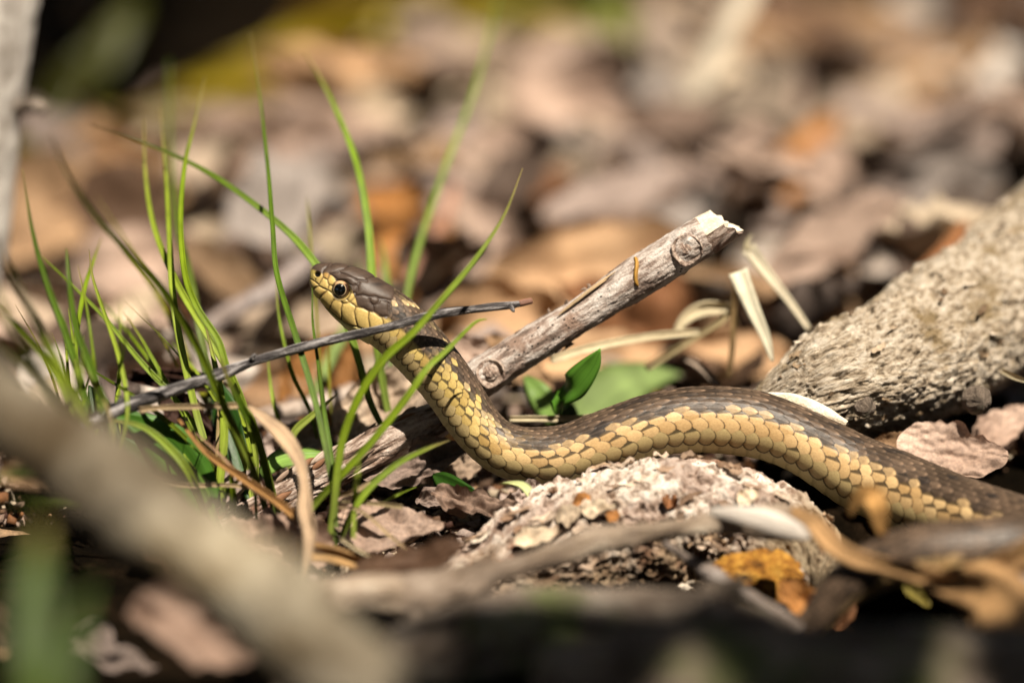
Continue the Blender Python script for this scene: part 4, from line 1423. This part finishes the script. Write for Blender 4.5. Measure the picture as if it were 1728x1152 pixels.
# ------------------------------------------------------------------ blades, straws
def ribbon_mesh(name, pts3, widths, colr, fold=.35, thick=.10, twist=0.0, step=.0007, tipcol=None, rootcol=None, facing=None, wavy=0.0, seed=0):
    """a blade: closed strip, V-folded along its midrib"""
    P = np.hstack([np.asarray(pts3, float), np.asarray(widths, float)[:, None]])
    R, s = catmull(P, step=step)
    C, w = R[:, :3], np.maximum(R[:, 3], 1e-5)
    T = np.gradient(C, axis=0)
    T /= np.linalg.norm(T, axis=1)[:, None]
    fc = -FW if facing is None else np.asarray(facing, float)
    fc = fc[None] + .0 * T
    N = fc - T * np.sum(fc * T, 1)[:, None]
    N /= np.linalg.norm(N, axis=1)[:, None]
    Bn = np.cross(T, N)
    tw = twist * (s / s[-1] - .5)
    if wavy:
        tw = tw + wavy * fbm(np.stack([s * 60, 0 * s, 0 * s + seed], -1), 1.0, 2, seed)
    ct, st_ = np.cos(tw)[:, None], np.sin(tw)[:, None]
    N, Bn = N * ct + Bn * st_, Bn * ct - N * st_
    prof = np.array([[-.5, 0], [-.25, -fold * .5], [0, -fold], [.25, -fold * .5], [.5, 0], [.25, -fold * .5 - thick], [0, -fold - thick], [-.25, -fold * .5 - thick]])
    prof[:, 1] += fold * .5
    V = C[:, None] + w[:, None, None] * (prof[None, :, 0, None] * Bn[:, None] + prof[None, :, 1, None] * N[:, None])
    m = len(prof)
    n = len(s)
    V = V.reshape(-1, 3)
    F = grid_faces(n, m)[:, ::-1]
    F = np.vstack([F, [[0, 1, 6, 7]], [[1, 2, 5, 6]], [[2, 3, 4, 5]], np.array([[0, 7, 6, 1], [1, 6, 5, 2], [2, 5, 4, 3]]) + (n - 1) * m])
    t = (s / s[-1])[:, None, None]
    c = np.array(colr)[None, None] * np.ones((n, m, 1))
    if tipcol is not None:                       # last point is the tip
        q = smooth(t, .72, 1.0)
        c = c * (1 - q) + np.array(tipcol) * q
    if rootcol is not None:
        q = 1 - smooth(t, 0, .3)
        c = c * (1 - q) + np.array(rootcol) * q
    c[:, [2, 6]] *= 1.18
    c *= 1 + .28 * fbm(np.stack([s * 350, 0 * s, 0 * s + seed * 3.3], -1), 1.0, 3, 12 + seed)[:, None, None]
    ruv = np.stack([np.repeat(s[:, None], m, 1), np.repeat((prof[:, 0] * .01)[None], n, 0), np.full((n, m), seed * .01)], -1)
    return make_mesh(name, V, F, {'ruv': ruv.reshape(-1, 3), 'col': np.clip(c.reshape(-1, 3), 0, 1)})


G1 = (0.22, 0.32, 0.012)
G2 = (0.11, 0.20, 0.012)
G3 = (0.32, 0.42, 0.04)
G4 = (0.17, 0.24, 0.015)
G5 = (0.27, 0.27, 0.02)
BROWN_TIP = (0.30, 0.24, 0.08)


def blades(root, lst, mat='grass', name='blade'):
    """each entry: points from root to tip, greatest width in photo px, colour"""
    for i, (pts, wmax, c) in enumerate(lst):
        P = path(pts)
        n = len(pts)
        t = np.linspace(0, 1, n)
        prof = np.interp(t, [0, .15, .5, .8, 1], [.75, .95, 1.0, .62, .12])
        ws = [px2(pts[q][2], wmax) * prof[q] for q in range(n)]
        o = obj(name, ribbon_mesh(name, P, ws, c, fold=random.uniform(.2, .4), twist=random.uniform(-.9, .9), tipcol=BROWN_TIP if i % 3 != 1 else None,
                                  rootcol=tuple(np.array(c) * .5 + np.array([.2, .22, .08]) * .5), seed=i), M[mat], root)


# tuft left of the stick
t1 = thing('grass_tuft', 'thick tuft of many long green blades rooted just left of the bark stick', 'grass tuft', at(400, 880, .71), 'grass tufts by the stick')
blades(t1, [
    ([(472, 880, .715), (450, 790, .713), (425, 710, .712), (410, 685, .712), (385, 630, .712), (368, 574, .713), (333, 519, .715), (312, 460, .72), (305, 370, .73), (312, 280, .74), (328, 210, .75), (346, 130, .76)], 13, G1),
    ([(455, 880, .708), (430, 800, .703), (395, 720, .70), (362, 650, .697), (330, 580, .694), (280, 495, .688), (220, 430, .682), (160, 360, .675), (112, 290, .668), (84, 225, .662)], 14, G4),
    ([(430, 860, .722), (430, 755, .722), (399, 651, .722), (347, 560, .724), (300, 480, .73), (262, 390, .74), (246, 300, .75), (243, 200, .76)], 13, G3),
    ([(362, 870, .718), (351, 772, .718), (330, 692, .72), (306, 588, .722), (292, 501, .725), (286, 400, .735), (280, 290, .75), (270, 180, .76)], 13, G3),
    ([(375, 860, .725), (354, 772, .725), (333, 727, .725), (295, 672, .726), (243, 616, .728), (208, 574, .73), (174, 533, .732), (121, 480, .735), (70, 432, .74)], 10, G1),
    ([(385, 860, .728), (330, 740, .728), (290, 662, .729), (264, 616, .73), (236, 567, .733), (208, 526, .738)], 8, G1),
    ([(365, 880, .712), (372, 800, .712), (378, 730, .713), (372, 660, .714), (362, 610, .716), (345, 540, .72)], 15, G3),
    ([(395, 870, .733), (380, 780, .735), (366, 700, .737), (352, 640, .74), (322, 470, .75), (300, 380, .77), (288, 250, .80), (285, 100, .83)], 15, (0.14, 0.20, 0.03)),
    ([(440, 850, .735), (380, 740, .74), (330, 640, .75), (280, 520, .765), (225, 430, .78), (160, 330, .80)], 13, G5),
    ([(350, 870, .705), (320, 800, .70), (290, 760, .70), (240, 720, .70), (170, 705, .70)], 15, G1),
    ([(370, 868, .716), (345, 840, .712), (330, 800, .71), (310, 765, .71)], 14, G3),
    ([(392, 862, .71), (394, 850, .708), (392, 820, .706), (388, 785, .705)], 14, G1),
    ([(372, 874, .71), (383, 830, .707), (400, 812, .706), (410, 800, .705)], 8, G2),
])
t2 = thing('grass_tuft', 'small tuft of dark blades rooted beside the bark stick, crossing in front of the neck', 'grass tuft', at(565, 900, .70), 'grass tufts by the stick')
blades(t2, [
    ([(567, 935, .702), (566, 900, .702), (564, 850, .703), (552, 770, .705), (530, 670, .708), (500, 570, .712), (468, 465, .72), (460, 380, .727), (452, 280, .738), (437, 150, .752), (422, 55, .765)], 11, G2),
    ([(500, 895, .703), (532, 850, .702), (584, 793, .70), (636, 735, .7), (688, 668, .70), (722, 620, .701), (755, 590, .703), (800, 545, .705), (822, 538, .706)], 13, G1),
    ([(556, 905, .700), (563, 860, .70), (569, 798, .70), (580, 735, .70), (608, 665, .70), (648, 606, .70), (700, 558, .70), (750, 500, .701), (800, 440, .703), (850, 365, .706), (882, 284, .71)], 14, G1),
    ([(572, 915, .698), (592, 870, .698), (622, 825, .699), (670, 783, .701), (720, 757, .703), (760, 742, .705)], 12, G1),
    ([(566, 900, .706), (566, 830, .707), (558, 760, .709), (548, 700, .711), (538, 620, .712), (528, 545, .713), (527, 485, .714)], 8, G2),
    ([(480, 885, .708), (462, 850, .706), (448, 790, .703), (432, 730, .70), (405, 680, .697), (385, 640, .695), (372, 600, .694)], 15, G2),
])
t3 = thing('grass_tuft', 'loose tuft of blurred blades at the left edge behind the leaning branch', 'grass tuft', at(150, 730, .69), 'grass tufts by the stick')
blades(t3, [
    ([(175, 790, .70), (158, 730, .70), (138, 650, .70), (110, 560, .70), (80, 480, .70), (55, 390, .70), (38, 285, .70)], 13, G2),
    ([(190, 760, .70), (187, 700, .70), (170, 665, .70), (146, 602, .70), (128, 553, .70), (117, 480, .70), (112, 420, .702)], 14, G2),
    ([(170, 780, .71), (150, 700, .715), (128, 600, .72), (140, 500, .73), (158, 440, .74), (172, 400, .75)], 9, G1),
    ([(170, 760, .675), (120, 700, .67), (70, 640, .665), (25, 600, .66), (-25, 560, .655)], 16, G5),
    ([(175, 770, .665), (110, 690, .655), (60, 620, .648), (20, 550, .64), (-20, 460, .635)], 18, G3),
    ([(165, 770, .69), (120, 720, .69), (75, 690, .688), (20, 660, .685), (-20, 640, .68)], 11, (0.3, 0.22, 0.10)),
    ([(180, 760, .68), (120, 660, .675), (70, 560, .67), (30, 480, .66), (-10, 400, .65)], 15, G3),
    ([(150, 760, .69), (100, 640, .69), (40, 560, .685), (-10, 510, .68)], 12, G3),
    ([(200, 770, .70), (215, 690, .70), (200, 600, .705), (160, 480, .715), (150, 420, .72)], 8, G3),
    ([(190, 800, .685), (150, 740, .683), (80, 655, .68), (30, 600, .68)], 13, G1),
])
t4 = thing('grass_tuft', 'sparse yellow green blades rising behind the snake head', 'grass tuft', at(650, 690, .745), 'grass tufts by the stick')
blades(t4, [
    ([(660, 720, .742), (645, 640, .742), (634, 560, .742), (628, 470, .743), (620, 370, .747), (600, 270, .753), (560, 170, .765), (515, 88, .78)], 15, (0.24, 0.38, 0.03)),
    ([(760, 735, .77), (730, 670, .768), (700, 600, .767), (685, 530, .768), (700, 440, .775), (745, 300, .79), (798, 160, .81), (828, 50, .83), (845, -30, .85)], 11, (0.25, 0.36, 0.07)),
    ([(655, 740, .733), (625, 680, .733), (608, 620, .733), (590, 560, .733), (562, 490, .733), (530, 442, .734), (490, 395, .737), (430, 345, .74), (350, 290, .745), (260, 248, .75), (153, 210, .757)], 14, (0.20, 0.32, 0.03)),
    ([(670, 720, .76), (662, 620, .765), (655, 500, .77), (648, 430, .78), (640, 400, .785)], 12, (0.22, 0.32, 0.08)),
    ([(520, 690, .76), (560, 600, .78), (600, 520, .80), (610, 440, .82)], 20, (0.28, 0.38, 0.13)),
])
t5 = thing('grass_tuft', 'few hair thin blades standing between the two darker tufts below the black twig', 'grass tuft', at(520, 740, .74), 'grass tufts by the stick')
blades(t5, [
    ([(535, 740, .735), (521, 689, .735), (496, 637, .735), (479, 575, .736), (469, 519, .738), (466, 470, .74)], 7, G1),
    ([(490, 800, .738), (478, 740, .738), (462, 680, .738), (455, 633, .74), (452, 600, .742)], 7, G3),
    ([(490, 750, .73), (500, 725, .73), (528, 700, .73), (570, 663, .73)], 14, (0.34, 0.42, 0.07)),
    ([(560, 720, .745), (556, 650, .745), (556, 590, .746), (560, 560, .748)], 5, G5),
    ([(545, 700, .75), (532, 500, .75), (522, 380, .755), (518, 330, .76)], 5, G5),
])
t6 = thing('grass_tuft', 'very blurred dark green blades in the lower left corner', 'grass tuft', at(60, 1150, .55), 'grass tufts by the stick')
blades(t6, [
    ([(70, 1240, .52), (62, 1150, .52), (58, 1060, .522), (62, 960, .525), (75, 880, .53)], 70, (0.07, 0.12, 0.015)),
    ([(130, 1250, .535), (120, 1150, .535), (135, 1050, .54), (160, 980, .545)], 36, (0.06, 0.10, 0.015)),
    ([(260, 900, .64), (180, 870, .635), (90, 852, .63), (20, 846, .62), (-40, 842, .62)], 15, (0.24, 0.33, 0.05)),
    ([(240, 880, .65), (150, 830, .65), (60, 800, .645), (-30, 810, .64)], 34, (0.12, 0.17, 0.03)),
])
t7 = thing('grass_tuft', 'faint short green blades among the far leaves at the upper left', 'grass tuft', at(210, 330, 1.0), 'grass tufts by the stick')
blades(t7, [
    ([(200, 420, .95), (195, 350, .96), (180, 300, .98), (172, 250, 1.0)], 14, (0.06, 0.09, 0.01)),
    ([(130, 330, 1.0), (120, 270, 1.02), (100, 220, 1.05)], 24, (0.08, 0.10, 0.01)),
    ([(390, 250, 1.1), (400, 190, 1.1), (420, 120, 1.12)], 26, (0.07, 0.09, 0.01)),
])


def extra(root, cx, cy, n, d, hmin, hmax, lean, seed):
    rr = random.Random(seed)
    lst = []
    for i in range(n):
        x, y, dd = cx + rr.uniform(-45, 45), cy + rr.uniform(-12, 15), d + rr.uniform(-.02, .03)
        h_, l_ = rr.uniform(hmin, hmax), lean + rr.gauss(0, 90)
        k_ = rr.uniform(.3, 1.3)
        lst.append(([(x + l_ * t ** (1 + k_), y - h_ * (t - .12 * t * t), dd + (rr.uniform(-.02, .05) * t)) for t in (0, .25, .5, .75, 1)], rr.uniform(4, 9), rr.choice([G1, G1, G3, G4, G5, (.40, .30, .14)])))
    blades(root, lst)


extra(t1, 390, 870, 12, .72, 150, 430, -90, 3)
extra(t3, 160, 780, 12, .70, 150, 400, -60, 4)
extra(t2, 560, 905, 2, .705, 90, 200, 10, 6)


def broad(root, pts, ws, c, name='leaf', mat='leaf_green', fold=.25, twist=0., wavy=.0, **kw):
    P = path(pts)
    return obj(name, ribbon_mesh(name, P, [px2(pts[i][2], ws[i]) for i in range(len(ws))], c, fold=fold, thick=.02, twist=twist, wavy=wavy, **kw), M[mat], root)


p1 = thing('broad_leaved_plant', 'low plant with broad dark green leaves at the foot of the left tuft', 'plant', at(360, 880, .71))
broad(p1, [(365, 890, .712), (335, 830, .711), (292, 765, .710), (240, 720, .709), (186, 698, .709)], [22, 74, 92, 52, 3], (0.07, 0.19, 0.02), fold=.14)
broad(p1, [(360, 890, .716), (320, 850, .718), (270, 800, .719), (225, 760, .72), (200, 735, .72)], [20, 46, 52, 34, 4], (0.03, 0.10, 0.015), fold=.1, twist=.5)
broad(p1, [(370, 890, .707), (340, 830, .705), (318, 790, .704), (300, 760, .703)], [12, 26, 20, 3], (0.12, 0.24, 0.03))
broad(p1, [(200, 760, .715), (178, 720, .716), (165, 680, .717), (150, 650, .718)], [24, 44, 36, 3], (0.03, 0.07, 0.012))
broad(p1, [(440, 800, .725), (475, 775, .725), (520, 770, .725), (560, 768, .726)], [24, 46, 40, 8], (0.24, 0.40, 0.09), fold=.1, facing=(0, -.5, .9))
broad(p1, [(430, 850, .73), (400, 760, .733), (385, 700, .735), (365, 640, .737)], [20, 50, 56, 6], (0.03, 0.09, 0.012))

p2 = thing('green_seedling', 'green seedling with pointed leaves behind the dip of the snake body', 'plant', at(955, 720, .75))
broad(p2, [(935, 720, .752), (925, 690, .752), (905, 660, .752), (885, 635, .754)], [14, 46, 40, 8], (0.20, 0.33, 0.08), fold=.1)
broad(p2, [(938, 715, .738), (945, 680, .734), (970, 650, .730), (998, 615, .728), (1013, 588, .727)], [14, 38, 52, 34, 2], (0.11, 0.28, 0.03), fold=.12, twist=-.2, facing=(.3, -.6, .7))
broad(p2, [(950, 735, .775), (990, 705, .78), (1030, 665, .785), (1085, 638, .79), (1150, 630, .795)], [16, 76, 104, 66, 3], (0.19, 0.27, 0.09), fold=.08, facing=(0.1, -.7, .6))
broad(p2, [(955, 730, .752), (960, 700, .75), (963, 680, .75)], [20, 34, 10], (0.03, 0.07, 0.015))
p3 = thing('green_shoot', 'pale green broken shoot lying under the lowest bend of the snake', 'plant', at(870, 830, .712))
broad(p3, [(845, 815, .713), (865, 815, .710), (885, 822, .709), (905, 850, .708)], [8, 14, 20, 16], (0.55, 0.60, 0.30), name='stem', fold=.3, facing=(0, -.3, 1))
broad(p3, [(800, 830, .718), (770, 822, .72), (745, 810, .722), (730, 800, .724)], [14, 34, 30, 4], (0.03, 0.09, 0.01), fold=.2)


def straw(pts, ws, c, label, name='dry_straw', fold=.5, thick=.35, twist=0., group='dry straws', wavy=.0, cat='straw'):
    P = path(pts)
    me = ribbon_mesh(name, P, [px2(pts[i][2], ws[i]) for i in range(len(ws))], c, fold=fold, thick=thick, twist=twist, wavy=wavy, seed=len(label))
    return tag(obj(name, me, M['straw']), label, cat, group)


ST = (0.56, 0.42, 0.25)
ST2 = (0.74, 0.64, 0.43)
straw([(235, 692, .700), (262, 688, .70), (320, 686, .70), (402, 684, .70)], [12, 9, 10, 11], ST, 'short tan straw lying level below the black twig')
straw([(165, 745, .690), (205, 772, .692), (255, 800, .695), (310, 817, .70), (380, 818, .704), (425, 822, .706)], [10, 11, 11, 9, 7, 6], ST, 'bent tan straw curving under the broad dark green leaves')
straw([(300, 705, .704), (345, 760, .70), (400, 800, .697), (460, 840, .694), (505, 875, .692)], [4, 10, 13, 14, 15], (0.42, 0.22, 0.07), 'brown dry stem slanting down across the left tuft')
straw([(330, 730, .702), (375, 770, .70), (430, 830, .697), (470, 850, .695)], [3, 5, 6, 5], (0.50, 0.32, 0.2), 'thin reddish stem beside the brown dry stem')
straw([(500, 930, .693), (560, 935, .69), (620, 955, .688), (660, 965, .686)], [34, 30, 24, 10], (0.45, 0.27, 0.11), 'flat ochre straw below the bark stick', twist=.8)
straw([(570, 905, .69), (600, 925, .69), (640, 945, .688), (665, 958, .686)], [5, 6, 7, 5], ST2, 'thin pale straw below the ochre straw end')
straw([(570, 855, .698), (610, 862, .697), (660, 905, .695), (700, 935, .69)], [4, 6, 6, 4], ST, 'thin forked stalk over the crinkled pink brown leaf')
straw([(575, 845, .700), (640, 850, .70), (680, 855, .70)], [5, 8, 8], (0.42, 0.33, 0.18), 'dull straw above the crinkled pink brown leaf')
straw([(570, 838, .702), (600, 828, .70), (625, 812, .70)], [5, 9, 3], ST, 'frayed straw end under the bark stick')
straw([(860, 706, .735), (900, 706, .735), (960, 706, .735), (1000, 702, .735)], [10, 11, 11, 8], ST2, 'level pale straw behind the dip of the snake body')
straw([(930, 607, .745), (1000, 586, .747), (1080, 570, .75), (1150, 562, .752), (1180, 560, .753)], [15, 15, 14, 13, 10], ST2, 'long pale straw reaching right from behind the propped stick')
straw([(1140, 560, .757), (1160, 535, .757), (1190, 520, .757), (1230, 520, .758)], [12, 22, 26, 20], ST2, 'folded wide pale straw above the long pale straw', twist=.5)
straw([(1090, 622, .76), (1140, 590, .758), (1180, 565, .757), (1225, 535, .756), (1240, 500, .755)], [12, 13, 11, 10, 8], (0.50, 0.40, 0.22), 'brownish stalk crossing under the folded straw')
straw([(1150, 600, .76), (1185, 620, .758), (1215, 652, .757)], [10, 14, 12], (0.42, 0.33, 0.26), 'thick brown stalk sloping down to the big log')
straw([(1304, 610, .745), (1292, 570, .745), (1270, 520, .745), (1245, 458, .746)], [5, 18, 26, 34], (0.85, 0.80, 0.62), 'bright broken straw standing left of the big log', fold=.3, thick=.1)
straw([(1366, 556, .757), (1330, 505, .757), (1290, 455, .757), (1262, 418, .757)], [10, 14, 20, 28], (0.82, 0.74, 0.56), 'bright straw leaning on the big log', fold=.3, thick=.15)
straw([(1260, 424, .757), (1262, 405, .757), (1270, 395, .757)], [14, 6, 1], (0.7, 0.62, 0.42), 'frayed fibre tip on top of the leaning bright straw', fold=.3)
straw([(1240, 470, .752), (1238, 520, .755), (1236, 580, .757), (1230, 640, .76)], [8, 10, 10, 8], (0.50, 0.34, 0.16), 'brown upright stalk behind the broken straw')
straw([(1120, 215, .98), (1165, 165, .98), (1215, 75, .98), (1265, -20, .98), (1290, -90, .98)], [26, 34, 40, 44, 40], (0.74, 0.66, 0.54), 'big blurred pale straw at the top edge', fold=.35, thick=.2)
straw([(688, 470, .84), (715, 420, .85), (750, 370, .86), (770, 310, .87)], [14, 18, 20, 14], (0.50, 0.28, 0.2), 'reddish curved stalk behind the head')
straw([(1545, 465, .80), (1590, 425, .81), (1630, 375, .82)], [22, 26, 16], (0.34, 0.15, 0.06), 'rust red stalk above the big log')
straw([(1690, 625, .74), (1712, 636, .735), (1740, 645, .73)], [9, 11, 8], ST2, 'short pale straw at the right edge before the big log')

# bent dry blade in front of the stick
o = straw([(418, 684, .700), (438, 702, .698), (475, 735, .696), (503, 775, .694), (514, 815, .692), (516, 860, .690), (524, 900, .688), (518, 960, .686), (507, 1005, .684)],
          [8, 24, 32, 24, 18, 32, 34, 20, 4], (0.56, 0.40, 0.26), 'wide dry curled blade hanging over the left end of the bark stick', name='curled_straw', fold=.35, thick=.05, twist=1.6, wavy=.7, cat='dry blade')

# ------------------------------------------------------------------ leaves near the snake
FG = 'dead leaves near the snake'
NEAR = [
    (650, 885, 200, 80, -12, 'pink', .55, .705, 'crinkled pink brown leaf lying below the bark stick', {'wave': .2}),
    (648, 675, 200, 110, 40, 'beige', .15, .742, 'curled beige leaf standing between the bark stick and the neck', {'bend': .3}),
    (700, 780, 190, 70, 18, 'lilac', .3, .726, 'grey brown leaf tucked under the bark stick', {'wave': .25}),
    (770, 790, 110, 60, 35, 'beige', .3, .735, 'pale beige leaf behind the underside of the neck bend', {}),
    (470, 920, 190, 90, 0, 'pink', .5, .695, 'pale pink torn leaf at the left end of the bark stick', {'wave': .3}),
    (455, 1000, 160, 100, -40, 'pink', .4, .672, 'blurred pink leaf beneath the hanging dry blade', {}),
    (1605, 765, 190, 100, -8, 'pink', .2, .728, 'pink crumpled leaf behind the tail end of the snake', {'wave': .13, 'bend': .4}),
    (1520, 755, 110, 50, 8, 'tan', .3, .732, 'tan leaf edge between the big log and the snake back', {}),
    (1690, 720, 120, 60, 40, 'pink', .3, .75, 'pinkish leaf at the right edge above the crumpled leaf', {}),
    (298, 640, 40, 170, 84, 'dark', .05, .742, 'dark red brown leaf standing upright behind the left tuft', {}),
    (320, 710, 150, 60, -50, 'dark', .1, .735, 'dark brown leaf behind the broad green leaves', {}),
    (500, 745, 140, 60, 20, 'lilac', .35, .74, 'small grey leaf behind the thin blades left of the stick', {}),
    (800, 850, 150, 50, -18, 'taupe', .5, .712, 'brown curled leaf in the shade under the neck bend', {'wave': .3}),
    (745, 840, 90, 34, 10, 'lilac', .4, .718, 'small torn grey leaf scrap under the neck bend', {'wave': .3}),
    (890, 850, 90, 60, 70, 'lilac', .2, .715, 'small grey leaf scrap against the left end of the lichen log', {'wave': .3}),
    (680, 960, 220, 70, 24, 'brown', .4, .672, 'blurred brown leaf behind the knobbly branch', {}),
    (560, 1010, 120, 60, 20, 'lilac', .4, .665, 'blurred grey leaf left of the knobbly branch', {}),
    (340, 1060, 260, 120, -25, 'taupe', .4, .625, 'dark mauve leaf in the lower left foreground', {}),
    (60, 800, 130, 60, -10, 'tan', .3, .66, 'tan leaf at the left edge under the leaning branch', {}),
    (1430, 1010, 110, 40, 70, 'rust', .2, .69, 'small rust brown leaf scrap in the black hollow', {}),
    (1545, 1000, 70, 26, -50, 'olive', .3, .69, 'small yellowish leaf scrap in the black hollow', {}),
    (1350, 1010, 90, 50, -50, 'orange', .2, .68, 'curled orange brown leaf beside the rotten patch', {'bend': .5}),
    (1700, 985, 120, 90, 20, 'lilac', .4, .66, 'grey leaf at the right edge beyond the tan leaf', {}),
    (1385, 790, 90, 46, -35, 'dark', .6, .735, 'dark leaf in the shade between the two logs', {}),
    (870, 615, 150, 60, -35, 'tan', .25, .77, 'tan leaf behind the foot of the propped stick', {}),
    (800, 600, 90, 60, -30, 'pink', .2, .76, 'small mauve leaf between the neck and the propped stick', {}),
    (1190, 690, 170, 70, 10, 'brown', .3, .77, 'brown leaf behind the hump of the snake body', {}),
    (1080, 690, 150, 60, -10, 'brown', .4, .79, 'dark brown leaf under the blurred green leaf', {}),
]
for (px, py, w_, h_, a, c, k, d, lab, kw) in NEAR:
    add_leaf(px, py, w_, h_, a, c, lab, k=k, d=d, group=FG, nu=60, nv=34, **kw)


def curl_leaf(parts, label, c, name='curled_leaf'):
    root = thing(name, label, 'leaf', at(*parts[0][0][0]), FG)
    for pts, ws, tw in parts:
        P = path(pts)
        obj('leaf_lobe', ribbon_mesh('leaf_lobe', P, [px2(pts[i][2], ws[i]) for i in range(len(ws))], c, fold=.22, thick=.03, twist=tw, wavy=.5, seed=3), M['dead'], root)


curl_leaf([
    ([(1335, 858, .668), (1368, 878, .666), (1400, 915, .664), (1445, 942, .662), (1500, 955, .660), (1560, 972, .656), (1620, 995, .652)], [18, 30, 36, 36, 32, 44, 60], .6),
    ([(1560, 990, .656), (1625, 984, .652), (1690, 956, .648), (1770, 915, .644)], [24, 44, 50, 56], -.4),
    ([(1590, 985, .654), (1660, 1000, .648), (1700, 1040, .642), (1720, 1100, .636)], [50, 110, 130, 120], .3),
], 'large tan curled leaf arching in front of the black hollow at the lower right', (0.46, 0.28, 0.13))
curl_leaf([
    ([(1490, 905, .664), (1484, 880, .663), (1478, 850, .662), (1468, 835, .663), (1448, 842, .665), (1432, 870, .667)], [10, 30, 40, 40, 30, 14], 1.2),
], 'small ochre curled leaf tip standing in front of the snake flank', (0.46, 0.26, 0.09))



# unseen sapling added to shade the near ground and the far hollow
def build_shade_sapling():
    root = thing('shade_sapling', 'added leafy sapling outside the frame, put there to shade the near ground and the far hollow', 'tree', (0.75, -0.35, 0))
    off = Vector(SUN) / SUN.z
    trunk = [(0.75, -0.35, -0.05), (0.74, -0.33, 0.3), (0.72, -0.30, 0.62), (0.70, -0.26, 1.0), (0.70, -0.24, 1.5)]
    obj('trunk', tube_mesh('trunk', trunk, [.02, .018, .016, .012, .006], seg=24, step=.006, disp=bark_disp(.001, 40, 200, 5)), M['bark_fore'], root)
    h1, h2 = 0.55, 0.62
    a = [(0.725, -0.305, 0.5), (0.5, -0.36, 0.57), (0.25, -0.38, 0.58), (0.05, -0.38, 0.57)]
    b = [(0.72, -0.30, 0.58), (0.5, -0.1, 0.66), (0.25, 0.15, 0.67), (0.02, 0.42, 0.66)]
    obj('bough', tube_mesh('bough', a, [.009, .006, .004, .002], seg=12, step=.006), M['bark_fore'], root)
    obj('bough', tube_mesh('bough', b, [.009, .006, .004, .002], seg=12, step=.006), M['bark_fore'], root)
    protos = [leaf_geo(1.0, .62, .1, .1, .06, 700 + i, 12, 7, .03, .8, False, .1, .6) for i in range(5)]
    rr = random.Random(5)
    VV, FF, RR = [], [], []
    o_ = 0
    spots = []
    for (x0, x1, y0, y1, h, st_) in SHADE:
        for ix in range(int((x1 - x0) / st_) + 1):
            for iy in range(int((y1 - y0) / st_) + 1):
                spots.append((x0 + ix * st_ + off.x * h, y0 + iy * st_ + off.y * h, h + rr.uniform(-.01, .03)))
    for (x, y, z) in spots:
        V, F, ruv, vm = protos[rr.randrange(5)]
        yaw = rr.uniform(0, 6.28)
        B = basis([math.cos(yaw), math.sin(yaw), rr.uniform(-.2, .2)], [SUN.x + rr.uniform(-.3, .3), SUN.y + rr.uniform(-.3, .3), 1])
        VV.append((V - [.5, 0, 0]) * rr.uniform(.06, .075) @ B + [x + rr.uniform(-.006, .006), y + rr.uniform(-.006, .006), z])
        FF.append(F + o_)
        o_ += len(V)
        RR.append(ruv * .05)
    n = o_
    me = make_mesh('foliage', np.vstack(VV), np.vstack(FF), {'ruv': np.vstack(RR), 'col': np.repeat(np.array([[.06, .11, .02]]), n, 0)})
    kind(obj('foliage', me, M['leaf_green'], root), 'stuff')


def build_sky_blocker():
    """unseen woodland crowns added to hide most of the sky except round the sun"""
    rr = np.random.default_rng(3)
    n = 5200
    az = rr.uniform(0, 2 * np.pi, n)
    sz = rr.uniform(.02, .999, n)
    r = rr.uniform(7, 12, n)
    dirs = np.stack([np.cos(az) * np.sqrt(1 - sz ** 2), np.sin(az) * np.sqrt(1 - sz ** 2), sz], 1)
    clump = fbm(dirs, 3.2, 3, 44)
    sd = np.array(SUN)
    keep = (dirs @ sd < math.cos(math.radians(13))) & (clump > -.22)
    P = dirs[keep] * r[keep][:, None]
    m_ = len(P)
    a = rr.normal(size=(m_, 3))
    a /= np.linalg.norm(a, axis=1)[:, None]
    b = np.cross(a, dirs[keep] + .4 * rr.normal(size=(m_, 3)))
    b /= np.linalg.norm(b, axis=1)[:, None]
    a = np.cross(b, dirs[keep])
    a /= np.linalg.norm(a, axis=1)[:, None]
    sc = rr.uniform(.25, .5, m_)[:, None]
    ang = np.linspace(0, 2 * np.pi, 7, endpoint=False)
    V = np.stack([P + sc * (math.cos(t) * a * rr.uniform(.7, 1.3, (m_, 1)) + math.sin(t) * b * rr.uniform(.5, .9, (m_, 1))) for t in ang], 1).reshape(-1, 3)
    F = np.arange(m_ * 7).reshape(-1, 7)
    me = make_mesh('sky_block_canopy', V, F, {'ruv': V, 'col': np.repeat([[.045, .06, .015]], len(V), 0)}, False)
    kind(obj('sky_block_canopy', me, M['leaf_green']), 'stuff')  # added out of view to cut the sky fill


build_sky_blocker()
SHADE = [(.0, .16, -.18, -.128, .56, .05), (-.36, -.08, .41, 1.0, .62, .047)]
build_shade_sapling()
print('objects', len(scene.objects))
